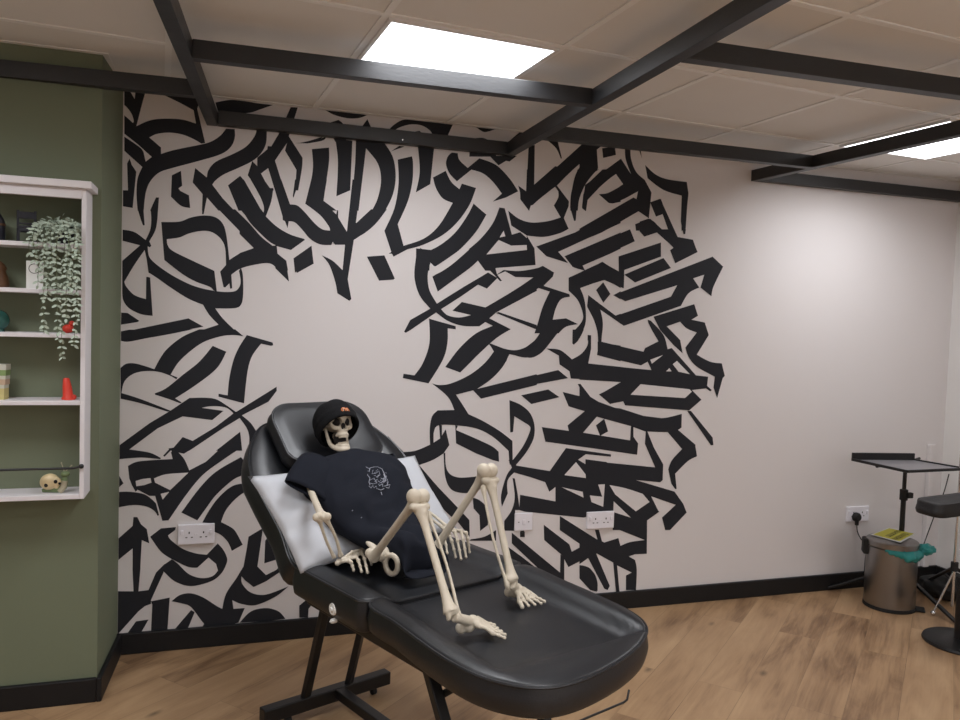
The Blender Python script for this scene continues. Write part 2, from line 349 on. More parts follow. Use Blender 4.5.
MURAL = """
T 116 90 6
B 50,0 80,0 112,55 118,0 180,0 155,90 122,218 100,200 108,190 97,150s 75,115s 50,90
B 50,152 85,182 122,218 205,182s 300,172s 400,178s 480,202 466,122 380,75 255,15 300,10 480,40 497,85 487,112 535,318 512,322 470,297s 400,268s 320,256s 245,264s 200,285 270,345 270,384 350,360s 520,325s 580,305s 630,270s 660,232 712,235 713,285s 690,340s 630,385s 500,425s 350,465s 260,495s 205,550s 178,620s 166,724 130,724 123,620s 130,530s 158,462 50,365 50,280 110,320s 150,350s 165,372 178,430 215,402 130,325 50,262
B 596,75 680,60s 760,65s 850,80s 942,90 870,115s 800,137s 700,142s 615,140
B 845,235 905,235 900,320s 870,380s 820,425s 740,465s 650,505s 600,540s 578,568 640,650 710,724 615,724 528,625 528,724 516,724 520,625 460,555 475,468 545,525 555,480s 600,430s 700,385s 780,340s 830,280s
B 508,590 548,632 526,745 516,745 524,640
B 67,440 82,412 95,450 122,490 100,708 42,698 42,602 72,602
B 335,512 390,485 397,575 375,590 385,605 438,632 445,708 390,695s 330,640
B 240,645 258,645 252,724 205,724 215,700
B 672,572 745,515 775,550 850,724 735,724
T 116 210 6
B 130,-4 165,-4 172,92 162,92 150,60
B 208,-4 252,-4 248,60s 235,125s 200,188 212,215 203,224 190,218 192,250 205,290s 260,340s 360,405s 480,460s 610,488s 700,490s 735,470s 748,430s 738,365 750,345 762,400s 762,520s 745,575s 700,590s 595,590 640,650s 715,724 505,724 615,688 560,630s 522,568 430,530s 320,460s 250,410s 195,375 185,300 172,240 110,330s 50,430 62,460s 110,510s 180,535 182,400 205,405 220,635 150,625s 80,590s 45,545s 38,500 38,305 145,212 40,185 40,118 110,132s 178,180 205,120s 212,60s
B 32,615 70,618 140,665 130,672 30,688
B 80,724 435,650 525,700 400,724
B 272,72 380,70s 450,45s 530,33s 600,45s 645,90s 665,170s 680,300 740,262s 790,243s 840,228 615,-4 715,-4 800,80s 870,160s 940,215 964,212 964,345 920,320s 850,325s 750,350s 692,388 697,470 685,472 680,440 655,465 645,462 625,370 660,330 655,230s 630,175s 580,135s 520,125s 440,140s 380,165s 305,175 310,210s 340,245s 450,300s 590,365 605,490 585,482 560,460s 480,430s 400,385s 290,300
B 755,-4 870,-4 885,15 890,-4 915,-4 900,45s 964,110 964,212 920,190s 850,125s 800,70s
T 116 330 6
B 30,8 80,-2 460,-4 320,25s 180,50s 75,70s 30,65
B 500,-4 715,-4 765,38 700,30s 620,40s 520,75s 430,140s 370,200s 328,268 370,285 362,296 320,272s 250,250s 170,247s 100,265s 50,310s 33,378 150,415s 330,485 310,490 150,440s 28,412 25,230 60,203s 110,200s 170,215s 230,235 265,170s 310,110s 400,40s
B 232,380 300,350s 400,270s 500,190s 580,95 662,130 620,210s 560,270s 450,350s 355,410 395,435 385,440 320,415 235,388
B 785,30 940,75 943,92 930,95 870,82 820,150s 795,220s 780,320s 768,440 615,400 615,382 670,392 680,290s 705,180s 740,100s
B 20,690 200,560 325,485 440,408 530,406s 600,415s 660,450s 720,492 964,340 964,365 915,430 755,512 810,560s 852,625 835,724 792,724 800,650s 785,590s 742,528 640,590 440,724 320,724 315,710 345,706 400,642 460,665 600,580 705,500 670,470s 620,458s 560,458s 515,467 645,485 578,540 400,518 250,590 70,724 20,724
B 600,724 745,610 757,724
T 116 450 6
B 15,-4 75,-4 200,15s 270,48 265,55 150,45s 15,55
B 282,35 318,-4 335,-4 292,40
B 72,95 120,72s 200,62s 340,54 330,15 340,-4 450,-4 408,22 375,15 410,55s 440,122 540,70 620,-4 735,-4 640,60s 520,150s 420,270s 315,422 278,424 235,275 200,275 130,238 118,250 95,210 80,170
W 118,185 160,173 207,168 213,195 170,210 122,217
W 228,170 300,145s 435,135 325,240 235,195
W 268,262 320,250 280,297
B 10,252 80,250s 170,265s 220,300 240,320 258,390 250,395 230,365s 180,338s 100,330s 10,345
B 392,375 500,230s 600,130s 750,42 772,70 765,150 700,180s 600,270s 540,350s 488,422
B 518,435 560,360s 620,280s 700,215s 785,198 790,240 720,290s 660,360s 630,432 700,470s 730,510s 760,568 695,605 670,550s 630,510s 590,490 590,440
B 15,155 45,200 15,222
B 8,530 100,455 105,402 128,402 150,445 185,475 200,560 155,540 145,724 100,724 100,590 8,660
B 205,520 270,470 360,462 355,480 312,512 330,540s 400,592s 480,620s 545,628 610,560 645,600s 668,655s 655,700s 640,724 620,724 600,680s 555,645 488,706 430,700s 335,655 270,610s
B 795,520 882,468 845,724 760,724 780,620
B 895,545 905,530 960,640 960,658 890,680
T 116 540 4
B 190,100 223,77 245,92s 290,135s 340,152s 385,145s 408,122 400,95 370,70 445,77 440,100s 420,135s 380,165s 300,184s 235,165s 190,125
B 5,205 70,205 66,110 98,110 90,205 130,200 160,130 195,95 190,130 165,185 137,247 90,285 5,378
B 80,325 130,318 115,345 100,370 42,378
B 140,245 215,230 205,375 140,375 145,258
B 130,200 140,200 140,255 100,270 90,220
B 222,245 255,220s 300,213s 350,230s 400,262s 425,275 440,215s 480,155 510,105 530,-4 575,-4 560,100 600,140 640,120 655,105 660,125 600,165 550,188 515,160 502,145 505,175s 540,210s 600,218s 690,185 640,225s 560,260s 500,255s 465,240 470,275 515,272 490,330 440,345 365,350 340,320s 300,268s 270,255s
B 232,360 300,280 315,288 285,360
B 340,355 365,315 395,315 390,355
B 495,330 540,285s 600,272s 650,285s 678,315 600,325
B 733,262 760,240 790,250 770,275 768,310 733,310
T 220 100 8
B 475,262 550,290 660,462 655,550s 625,724 600,724 612,560 520,405 535,345 440,485 515,724 440,724 385,545 328,588 390,705 425,705 430,724 310,724 222,602 258,488 298,530 298,462 378,395 382,368 410,372
B 565,58 622,60 550,290 475,262
B 600,345 700,335s 850,295 820,325s 700,348
T 240 180 8
B -4,-4 30,-4 190,275 290,370s 400,435s 517,472 405,560 280,520s 200,460s 100,350s -4,228
B 85,-4 190,-4 240,65 265,70 250,170s 205,295 190,270 190,210s 160,130s
B 255,-4 330,-4 400,195 460,205s 520,260s 600,350s 660,395s 720,405 710,370s 640,280s 522,190 570,-4 695,-4 665,175 770,275 775,240 785,245 785,300 855,415 900,-4 964,-4 945,180 925,345 964,325 964,445 910,480 870,724 820,724 840,518 760,518 742,495 730,520 640,515s 560,470s 500,400s 440,340s 390,330 380,385 360,330 342,320 340,290
B 440,-4 478,-4 428,142 422,130
B -4,285 110,400s 250,528 295,535 300,590 370,645 384,724 310,724 240,665s 130,670s -4,710 -4,585 110,545 -4,432
B 428,628 572,525 588,665 440,740
T 276 210 6
B -4,105 70,155s 175,178 90,240 -4,215
B -4,250 60,305 78,430 -4,350
B 105,290 212,215 226,322 125,378
B 415,205 468,172 430,415 452,535 440,545 368,500 355,430s 320,330s 275,272 340,305s 400,362
B 545,280 650,272 712,410 705,418 618,424
B 425,130 450,-4 490,-4 478,82 570,-4 665,-4 600,80s 530,140s 468,172 415,205 340,200
T 276 90 6
B 215,355 318,346 318,430s 300,560 285,665 365,724 250,724 175,682 205,570s 222,460s
B 355,290 458,305 445,602 362,638 370,500s 370,400s
B 305,215 310,200 375,180 400,200s 425,240 420,310 355,310
B 505,235 548,175 582,250 575,330 480,330
B 480,300 640,305 700,400s 718,520s 700,630s 655,724 575,724 610,650s 630,540s 610,440s 540,350 495,724 450,724 475,440
B 295,120 552,148 500,168s 430,170s 350,150s
B 130,320 200,305s 280,280 240,310s
B 665,255 700,215s 760,180s 840,180s 964,190 964,290 945,288 925,245s 870,212s 800,208s 730,230s 690,262
B 800,270 810,255 860,245 910,285 905,310 800,310
B 690,368 740,335 770,340
T 376 150 6
B 130,58 215,38 222,80s 218,190s 190,310s 130,445 165,575 290,530s 380,450s 460,318 400,290s 360,230s 342,165 418,125 450,190s 500,235 515,202 600,228 560,330s 490,430s 400,510s 280,570s 190,595 105,640 95,622 75,622 92,612 50,485 110,350s 135,200s
B 250,-30 350,-30 325,205 238,255 262,130s
B 455,15 490,20 500,60s 550,108 620,50 720,90s 800,170s 852,248 780,285 700,310 755,262 700,190s 640,140s 572,118 485,188 440,140s 420,85s 430,40s
B 680,35 845,35 800,70 780,65 735,92
B 585,322 662,388 600,490s 510,590s 430,650s 355,700 322,680 320,724 232,724 240,650s 265,588 310,612 400,560s 480,490s 550,390s
B 740,345 772,350 815,508 865,493 905,530 903,512 950,590 957,690 720,708 690,724 655,724 608,660 530,724 405,724 500,640s 620,540s 700,440s
W 740,525 765,485 775,518
W 735,540 810,574 903,570 905,600 662,627
T 376 250 6
B 240,40 328,70 310,150s 320,240s 365,322 520,225 672,135 728,168 665,232 612,208 500,285 390,355 430,392s 500,405s 570,390 458,364 515,312 680,350 964,150 964,245 720,375 680,410 808,475 720,530s 620,620s 560,680s 505,735 415,702 500,590s 600,500s 700,455 655,432 620,458 520,455s 430,425s 360,375 210,478 178,497 168,490 205,420 325,352 260,270s 230,160s
B 338,160 700,-60 655,20 620,55 560,110 370,250
B 315,75 330,70 400,40 500,-4 450,-60 330,0 240,-10 240,60
W 330,160 325,75 350,100 420,70 520,-4 560,-4 470,75s 400,125s
B 338,160 470,75s 590,-8 655,20 620,55 560,110s 450,190 370,250
B 318,412 478,457 478,476 430,470 428,560s 400,660s 315,800 160,768 165,742 230,752 280,680s 320,560s
B 735,372 964,450 964,478 720,378
B 678,560 710,570 800,600s 870,598s 930,560s 964,530 964,630 910,645s 860,640s 800,620 710,615
T 376 330 6
B 675,82 690,82 780,115s 860,122s 920,95s 964,58 964,150 910,165s 800,145 760,220s 690,295s 600,358 550,370 480,388 520,450 555,505 640,545s 740,605s 818,665 820,800 800,800 795,725 700,640s 600,590s 470,570 400,568s 360,580s 345,620 345,680 325,700 322,600s 335,520s 370,482 470,480 430,400s 335,320 380,330s 450,320s 560,270s 650,200s 710,125
B 580,360 964,265 964,330 630,412
B 800,420 870,450s 925,500s 950,570s 945,650s 900,735s 830,820 800,805 880,700s 925,600s 915,570 830,518 822,612 805,615
T 376 420 6
B 70,95 165,192 240,183s 330,145 385,110 418,55 440,150 405,200 340,240s 258,270 370,400 485,520 560,600 562,700 490,610 440,570 330,465 215,350 195,280 178,215 115,225 65,130
B 378,30 395,30 395,110 385,115
B 405,200 415,195 420,280s 445,325s 500,345s 590,340 640,330 640,400 600,430 520,438s 450,415s 415,340s
B 480,60 550,90s 640,130s 700,160s 735,190 738,250 700,240 600,200 480,140 475,30 490,35
B 580,465 620,480s 660,520s 675,580s 670,630 625,665 620,570 585,530
B 570,715 650,700s 720,660 720,724 560,724
B 795,240 835,240 845,300 790,360s 790,440 755,520 750,450s 780,340s 815,285
T 500 330 8
B 310,-4 480,-4 440,50s 370,140 320,190s 250,222s 180,210s 75,185 50,250 -4,300 -4,140 110,162s 200,140s 270,90s 325,15
B 370,148 480,160s 575,235 650,190s 700,120s 700,40 728,42 728,150 705,268 964,295 964,410 565,388 555,330 475,275 470,205
B 580,-4 670,-4 650,40s 620,90 590,118 578,108
B 780,-4 820,-4 805,100 964,125 964,250 775,200 790,100
B -4,430 465,320 545,385 300,430 -4,512
B 168,522 385,475 475,537 250,592
B 500,495 682,540 620,432 642,430 750,570 964,642 964,740 773,693 730,740 600,740 685,652 548,610
B 790,515 964,430 964,570 880,592
T 500 410 6
B 62,325 110,335 298,366 395,228 665,266 665,280 515,265 468,298 512,325 512,295 640,312 660,450 690,490 680,605 500,645 150,610 115,600 120,508 332,548 332,462 295,490 270,432 180,402 85,375
W 385,390 455,312 512,385 514,408
W 370,463 495,490 500,525
W 538,512 612,520 588,447 628,445 618,580 548,552
B 75,408 88,410 105,500 118,600 90,600 90,724 25,724 25,665 70,600s 88,520s
B 250,102 412,125 405,92 510,5 540,-30 720,-10 860,35 964,48 964,132 870,128 780,95 580,40 498,136 780,182 785,98 800,98 800,160 828,200 822,268 560,230 272,190
B 575,92 625,52 648,128 600,155
T 436 210 6
B 352,395 405,360 500,366s 600,350s 640,335 708,375 700,400 645,455 800,505 802,520 750,535s 718,590s 700,658 780,650 852,685 780,700s 735,740 590,740 610,680 640,580s 682,490 615,468 300,650 270,600 440,500 590,405 475,402 415,368
B 262,300 355,345 365,385 395,425 385,428 345,385
T 500 170 8
B 215,-4 265,-4 270,120 440,-30 580,-4 455,125 550,250 548,290 510,385 548,470 480,505s 350,535s 215,525 90,445 65,325 150,390s 250,420s 380,410s 485,380 430,285 465,220s 465,170 440,135 350,200s 262,280 245,285 232,328 162,235 160,180 145,125 208,170
B 620,-4 790,-4 700,60s 650,140s 620,250s 605,405 592,408 560,300 570,180s
B 690,120 820,-4 930,-4 930,30 850,90s 695,230 682,328 655,300 665,200
B 790,195 860,185s 964,130 964,255 900,268 870,265
B 290,612 600,500 964,290 964,425 465,655 545,745 370,690
T 500 250 8
B 515,50 964,-140 964,-10 880,30 660,125 680,165 620,150 580,135
B 548,222 640,180 680,160 820,95 950,180 948,50 964,50 964,305 840,232 640,305 670,380s 685,480s 680,600s 620,724 580,724 585,655 655,570s 660,500s 620,400s 548,325
B 768,320 825,258 882,352 825,422
B 705,360 922,525 964,510 964,590 800,470 820,560s 820,640s 805,724 785,724 780,660s 750,560s 697,455
B 905,362 964,330 964,395
B 700,680 712,680 728,700 728,724 700,724
T 580 230 6
B -4,-4 130,-4 -4,72
B -4,122 300,-4 328,68 10,215 -4,230
B -4,265 130,192 235,250 232,158 485,75 485,160 265,240 262,350 145,300 -4,345
B 265,268 500,168 545,228 330,315
B 205,388 795,160 858,220 800,340s 788,398 722,345 745,268 678,290 715,345 650,380s 605,455 262,575 110,470 135,560s 130,640s 128,670 350,724 108,724 105,620s 80,520s 42,455 50,392 215,515 545,400 582,332 270,428
B 350,-4 385,40 460,15 565,108 540,122 570,198 705,132 672,58 590,45 540,-4
B 620,-4 635,-4 630,20 618,20
B 440,520 685,445 707,515 668,538 748,555 772,630 700,748 780,790s 850,800 868,875 855,890 822,1008 800,945 808,880 700,820s 650,760s 632,705 700,615 640,590s 600,550 520,578 600,660 615,740 560,690 480,600
T 580 330 6
B 405,-62 425,-55 500,30s 525,115 550,108 695,272 768,280 762,335 790,360 780,368 755,350 670,360 728,418 655,482 270,452 258,428 180,442 115,388 245,312 -4,298 -4,170 45,200 300,228 428,240 405,190 365,212 105,150 105,70 128,72 380,130 390,108 470,68 430,0 410,-40
W 420,178 497,150 430,202
W 515,248 535,228 548,248
W 555,205 580,185 658,265 590,250
W 362,325 655,355 670,370 628,408 302,388
B 642,485 665,485 795,645 800,690 785,692
B 60,400 110,430 250,480s 400,520s 500,528s 610,503 608,585 580,605 692,688 690,760 610,712 525,612 450,608s 320,578 100,520 -4,470 -4,340
T 600 430 8
B -4,255 440,298 358,110 365,5 380,15 430,140 505,275 500,400 480,418 285,400 595,492 665,590 692,660 560,800 520,800 495,700 605,598 408,530 470,655 270,800 100,800 100,640 30,640 35,430 -4,420
W 75,440 200,465s 340,510 395,575 285,650 120,515
W 108,570 245,700 105,655
B 550,-4 620,-4 760,115 775,210 700,250s 600,350 612,470 600,472 570,430 545,315 575,240s 665,142
T 580 490 6
B 205,130 330,150 415,70 475,130 402,182 400,382 330,385 292,398 330,420 340,480s 335,600 275,600 275,512 310,495 222,452 236,610 215,610 198,435 95,378 178,575 165,600 145,592 48,408 -4,445 -4,232 105,300 88,238 113,238 134,318 230,288 242,335 300,312s 388,300 208,228
B -4,450 40,460s 85,500s 105,560s 100,610 60,600 -4,530
T 500 500 6
B 358,95 580,235 600,240 700,300 700,360 580,320 530,340 410,402 380,345 365,325 265,240 262,148 415,265 430,310 495,275 358,180
B 480,390 540,410s 580,480s 585,545 545,530 482,465
B 70,195 360,435 362,325 385,345 385,480 240,420 70,260
B 40,275 130,340 230,418 100,390 45,345
B 120,190 148,190 148,222 120,222
T 436 90 6
B 238,222 358,235 310,250s 280,250s
B 0,195 100,205 60,295 -4,300
B 200,310 230,290 290,290s 360,330 360,400 200,400
B 410,332 500,245 565,250 430,360
B 555,340 592,330 588,585 895,308 950,312 945,372 830,470 720,575 575,690 540,610 548,480
B 665,300 725,290 755,410 748,412 720,350s
B 945,372 964,365 964,480 900,560s 860,650s 850,724 805,724 815,600s 850,480s
T 580 110 6
B -4,240 40,190 145,203 75,258 -4,310
B -4,325 100,230 108,352 50,400s -4,475
B 132,230 208,218 215,270 138,288
B 245,292 305,385 272,290s 270,205 302,212 305,290s 335,370s 388,420 428,495 412,650 350,608 130,735 -4,790 -4,712 320,525 338,535 347,488 250,540s 180,560 115,505 180,495s 258,445 212,380 120,460 45,540 35,608 12,590 30,450
B 345,215 360,215 370,290
B 390,330 450,385s 520,415s 640,432 650,500 628,724 608,724 612,515 500,480s 405,410
B 420,555 485,535 555,724 530,724 495,625 455,640
B 330,685 420,652 500,724 335,724
T 640 180 7.2
B 300,100 345,100 325,390 312,390 293,300
B 75,160 145,135 270,410 380,430 412,520 252,600 218,505 240,488 125,375 30,408 -4,370 -4,300 60,278 100,300s 150,350s 215,380 160,240 112,260
"""
# ------------------------------------------------------------------ painted calligraphy on the wall
# every stroke is an outline of flat paint: 'T ox oy scale' sets the frame of the numbers, B = black stroke, W = bare gap in a stroke, s = soft point
def stroke_outline(tokens, ox, oy, sc):
    pts = []
    for t in tokens:
        s = t.endswith('s'); a, b = t.rstrip('s').split(','); pts.append((ox+float(a)/sc, oy+float(b)/sc, s))
    n = len(pts); out = []
    for i in range(n):
        p0, p1, p2, p3 = pts[i-1], pts[i], pts[(i+1) % n], pts[(i+2) % n]
        out.append((p1[0], p1[1]))
        if p1[2] or p2[2]:
            a = p0 if p1[2] else p1; d = p3 if p2[2] else p2
            for k in range(1, 5):
                t = k/5
                out.append(tuple(.5*((2*p1[c])+(p2[c]-a[c])*t+(2*a[c]-5*p1[c]+4*p2[c]-d[c])*t*t+(3*p1[c]-a[c]-3*p2[c]+d[c])*t**3) for c in (0, 1)))
    return out
bm = newbm(); ox = oy = 0; sc = 1; kk = 0
for line in MURAL.strip().splitlines():
    q = line.split()
    if q[0] == 'T': ox, oy, sc = float(q[1]), float(q[2]), float(q[3]); continue
    P = []
    for a, b in stroke_outline(q[1:], ox, oy, sc):
        p = atY(a, b, 0); P.append(Vector((max(p.x, PXB+.001), 0, min(max(p.z, .02), H-.005))))
    kk += 1
    y = -.0008-.000004*kk if q[0] == 'B' else -.0022
    tri = tessellate_polygon([[Vector((p.x, p.z, 0)) for p in P]])
    vs = [bm.verts.new((p.x, y, p.z)) for p in P]
    for t in tri:
        try: bm.faces.new([vs[i] for i in t]).material_index = 0 if q[0] == 'B' else 1
        except ValueError: pass
me = bpy.data.meshes.new('wall_mural')
for f in bm.faces:
    f.normal_update()
    if f.normal.y > 0: f.normal_flip()
bm.to_mesh(me); bm.free()
me.materials.append(MAT['mural_black']); me.materials.append(MAT['wall_paint'])
mu = bpy.data.objects.new('wall_mural', me); COL.objects.link(mu)
tag(mu, 'ring of bold black calligraphy strokes painted on the pale wall', 'mural')

# ------------------------------------------------------------------ reclining chair (local x = right side of the chair as the photo shows it, y = towards the head, z = up)
BO = Vector((.687, -1.285, 0)); BRZ = math.radians(22.5)
BW = Vector((math.cos(BRZ), math.sin(BRZ), 0)); BN = Vector((-math.sin(BRZ), math.cos(BRZ), 0))
def toL(p): d = p-BO; return Vector((d.dot(BW), d.dot(BN), p.z))
def Lz(a, b, z): return toL(atZ(a, b, z))                      # a measured spot at height z, in chair coordinates
def Lx(a, b, x): return toL(atPlane(a, b, BO+BW*x, BW))        # ... on the chair's lengthwise plane x
def Ly(a, b, y): return toL(atPlane(a, b, BO+BN*y, BN))
bed = thing('reclining_chair', 'black vinyl reclining treatment chair on a black steel frame, in front of the mural', 'treatment chair', BO, BRZ)
ZS = .655
def outline(pts, n=8): return spline([Vector((x, y, 0)) for x, y in pts], n, True)
def rrect(x0, x1, y0, y1, rs, n=8):
    """rounded rectangle, rs = radii at (x0,y0),(x1,y0),(x1,y1),(x0,y1)"""
    out = []
    for (cx, cy, a0, r) in ((x0, y0, PI, rs[0]), (x1, y0, 1.5*PI, rs[1]), (x1, y1, 0, rs[2]), (x0, y1, .5*PI, rs[3])):
        sx = 1 if cx == x0 else -1; sy = 1 if cy == y0 else -1
        ox, oy = cx+sx*r, cy+sy*r
        for k in range(n+1):
            a = a0+.5*PI*k/n; out.append(Vector((ox+r*math.cos(a), oy+r*math.sin(a), 0)))
    return out
def densify(P, step=.02):
    out = []
    for i, p in enumerate(P):
        q = P[(i+1) % len(P)]; n = max(1, int((q-p).length/step))
        for k in range(n): out.append(p.lerp(q, k/n))
    return out
def cushion(name, P, top, thick, parent, xf=None, rnd=.012, m='black_vinyl', piping=True, bulge=.006, botscale=.985):
    """upholstered pad: outline P, top(x,y,edge distance) height function, sides with a soft bulge"""
    P = densify(P); c = sum(P, Vector())/len(P); n = len(P)
    def edged(p): return min((p-q).length for q in P)
    bm = newbm(); rings = []
    for s in (.04, .12, .22, .32, .42, .52, .60, .68, .74, .80, .85, .90, .94, .97, .985):
        rings.append([Vector((*(c+(p-c)*s).xy, 0)) for p in P])
    for r in rings:
        for i, p in enumerate(r): p.z = top(p.x, p.y, edged(Vector((p.x, p.y, 0))))
    zt = [top(p.x, p.y, 0) for p in P]
    rings.append([Vector((*(c+(p-c)*.995).xy, zt[i]-rnd*.25)) for i, p in enumerate(P)])
    rings.append([Vector((p.x, p.y, zt[i]-rnd)) for i, p in enumerate(P)])
    for k, f in ((.25, .6), (.5, 1), (.75, .6), (.93, .1)):
        rings.append([Vector((*(p+(p-c).normalized()*bulge*f).xy, zt[i]-rnd-(thick-rnd)*k)) for i, p in enumerate(P)])
    rings.append([Vector((*(c+(p-c)*botscale).xy, zt[i]-thick)) for i, p in enumerate(P)])
    rings.append([Vector((*(c+(p-c)*.5).xy, -thick+zt[i])) for i, p in enumerate(P)])
    X = xf or (lambda v: v)
    V = [[bm.verts.new(X(p)) for p in r] for r in rings]
    for A, B in zip(V, V[1:]):
        for k in range(n): bm.faces.new((A[k], A[(k+1) % n], B[(k+1) % n], B[k]))
    bm.faces.new(V[0]); bm.faces.new(V[-1])
    o = finish(name, bm, m, parent, smooth=True, angle=60)
    if piping:
        bm = newbm(); tube(bm, [X(Vector((*(c+(p-c)*1.0).xy, zt[i]-rnd*.3))) for i, p in enumerate(P)], .0042, 6, closed=True)
        finish('piping', bm, m, o, smooth=True)
    return o
def sm(x, a, b): t = min(1, max(0, (x-a)/(b-a))); return t*t*(3-2*t)
# foot panel, wide dish with raised rolls at the sides
def topleg(x, y, e):
    xc = x-.10*y; side = sm(abs(xc), .20, .258); foot = sm(-y-.12*x, .52, .60)
    return ZS-.034+.034*max(side, foot)+.007*math.sin(PI*min(1, e/.08))*max(side, foot*.6)
LEGP = [(-.303, -.012), (-.325, -.17), (-.344, -.305), (-.357, -.43), (-.352, -.54), (-.318, -.625), (-.26, -.678), (-.171, -.695), (-.05, -.685), (.063, -.658), (.150, -.62), (.212, -.572), (.250, -.50), (.272, -.39), (.292, -.20), (.303, -.012), (.15, -.006), (-.15, -.006)]
cushion('leg_rest', outline(LEGP, 5), topleg, .076, bed)
def topseat(x, y, e):
    side = sm(abs(x), .19, .258)
    return ZS-.022+.022*side+.007*math.sin(PI*min(1, e/.10))*side
YH = .42
cushion('seat', rrect(-.318, .308, .004, YH, (.03, .03, .02, .02)), topseat, .095, bed)
AB = math.radians(40); ca, sa = math.cos(AB), math.sin(AB)
def XB(v): return Vector((v.x, YH+v.y*ca-v.z*sa, ZS-.02+v.y*sa+v.z*ca))     # backrest frame: v.y along the back, v.z off its surface
def topback(x, y, e):
    side = sm(abs(x), .15, .25)
    return .012*side+.010*math.sin(PI*min(1, e/.10))*side
backP = [(-.305, .0), (-.31, .15), (-.325, .32), (-.325, .42), (-.285, .53), (-.20, .625), (-.06, .665), (.06, .665), (.20, .625), (.285, .53), (.325, .42), (.325, .32), (.31, .15), (.305, .0), (.15, -.005), (-.15, -.005)]
cushion('backrest', outline(backP, 5), topback, .10, bed, XB)
def tophead(x, y, e): return .075-.020*math.exp(-((x/.10)**2+((y-.50)/.10)**2))+.006*sm(e, 0, .04)
cushion('headrest', rrect(-.20, .20, .385, .665, (.05, .05, .09, .09)), tophead, .062, bed, XB, rnd=.018, bulge=.008)
# steel frame
def fr(name, segs, w=.035, h=.035, m='black_metal', bev=.004):
    bm = newbm()
    for a, b in segs: bar(bm, a, b, w, h)
    return finish(name, bm, m, bed, bevel=bev)
fr('base_bar', [((-.30, .655, .055), (.225, .655, .055))], .045, .05)

a1 = Lx(331, 632, -.11); fr('leg', [((-.135, .655, .06), (-.11, a1.y, .55))], .032, .024)
a2 = Lx(372, 644, .10); fr('leg', [((.045, .655, .06), (.10, a2.y-.02, .55))], .032, .024)
p_, q_ = Lx(421, 672, -.225), Lx(437, 722, -.225); t_ = (p_.z-.06)/(p_.z-q_.z); YF = p_.y+(q_.y-p_.y)*t_
fr('leg', [((-.225, p_.y, .57), (-.225, YF, .06))], .034, .026)
fr('leg', [((.06, p_.y-.10, .57), (.08, YF, .06))], .034, .026)
fr('under_frame', [((-.26, .40, .538), (-.26, -.45, .538)), ((.26, .40, .538), (.26, -.45, .538)), ((-.26, .38, .538), (.26, .38, .538)), ((-.26, -.05, .538), (.26, -.05, .538)), ((-.26, -.44, .538), (.26, -.44, .538))], .03, .03)
for s_ in (-1, 1): fr('back_support', [(XB(Vector((s_*.22, .0, -.115))), XB(Vector((s_*.20, .5, -.115))))], .03, .025)
fr('base_bar', [((-.28, YF, .055), (.28, YF, .055))], .045, .05)
fr('base_rail', [((.0, .64, .06), (.0, YF, .06))], .04, .035)
for (x, y) in ((-.20, .655), (.16, .655), (.20, YF), (-.20, YF)):
    bm = newbm(); bmesh.ops.create_cone(bm, cap_ends=True, segments=20, radius1=.015, radius2=.015, depth=.018, matrix=Matrix.Translation((x, y, .0155)) @ Matrix.Rotation(PI/2, 4, 'Y'))
    box(bm, (x-.012, y-.006, .015), (x+.012, y+.006, .034)); finish('caster', bm, 'rubber', bed, bevel=.002)
# silver pivot washer and bolt on the near side
for (px, py, r) in ((333, 609, .0185), (332.5, 621, .0075)):
    p = Lx(px, py, -.322)
    bm = newbm(); lathe(bm, [(0, .008), (r*.30, .009), (r*.38, .004), (r*.9, .004), (r, 0), (r, -.012), (0, -.012)], 24)
    o = finish('washer', bm, 'card_white', bed, smooth=True, angle=30); o.location = p; o.rotation_euler = (0, -PI/2, 0)
p = Lx(442, 695, -.20); q = Lx(454, 688, -.20); bm = newbm(); tube(bm, [p, q], .010, 10); tube(bm, [q, q+(q-p)*2.5], .006, 8); finish('release_knob', bm, 'rubber', bed, smooth=True)
k1 = Lz(577, 722, .30); k2 = Lz(627, 701, .30); k3 = Lz(629, 690, .325)
bm = newbm(); tube(bm, [Vector((.0, -.30, .30)), Vector((.10, k1.y, .30)), k1, k2.lerp(k1, .08), k2+Vector((0, 0, .004)), k3], .0035, 8); finish('lever', bm, 'black_metal', bed, smooth=True)

# ------------------------------------------------------------------ pillow behind the skeleton
pl = thing('pillow', 'white pillow wedged behind the skeleton against the backrest', 'pillow', BO+BW*-.03+BN*.55+Vector((0, 0, .75)), BRZ)
pc = toL(pl.location)
bm = newbm(); NU, NV = 34, 22
C4 = [Vector((-.335, -.055, 0)), Vector((.325, .0, 0)), Vector((.325, .36, 0)), Vector((-.375, .345, 0))]
grid = {}
for side in (1, -1):
    for i in range(NU+1):
        for j in range(NV+1):
            u, v = i/NU, j/NV
            eu, ev = 2*u-1, 2*v-1
            pin = 1-.045*(1-ev*ev)*abs(eu)**6            # pinched edges, pointed corners
            base = C4[0].lerp(C4[1], u).lerp(C4[3].lerp(C4[2], u), v)
            ctr = (C4[0]+C4[1]+C4[2]+C4[3])/4
            base = ctr+Vector(((base-ctr).x*(1-.04*(1-ev*ev)*abs(eu)**4), (base-ctr).y*(1-.06*(1-eu*eu)*abs(ev)**4), 0))
            f = ((1-abs(eu)**2.6)*(1-abs(ev)**2.6))**.55
            squash = 1-.45*math.exp(-((base.x-.03)/.2)**4)
            t = .052*f*squash*side
            wr = .010*noise.noise(Vector((u*5, v*3, side)))*f+.006*noise.noise(Vector((u*12, v*9, 3*side)))*min(1, f*3)
            wr += .013*math.sin(u*9+v*15+4*noise.noise(Vector((u*3, v*3, 9))))*f*max(0, 1-u*2.2)*(side > 0)
            p = Vector((base.x, base.y, .066+t+wr*side))
            grid[side, i, j] = bm.verts.new(XB(p)-pc)
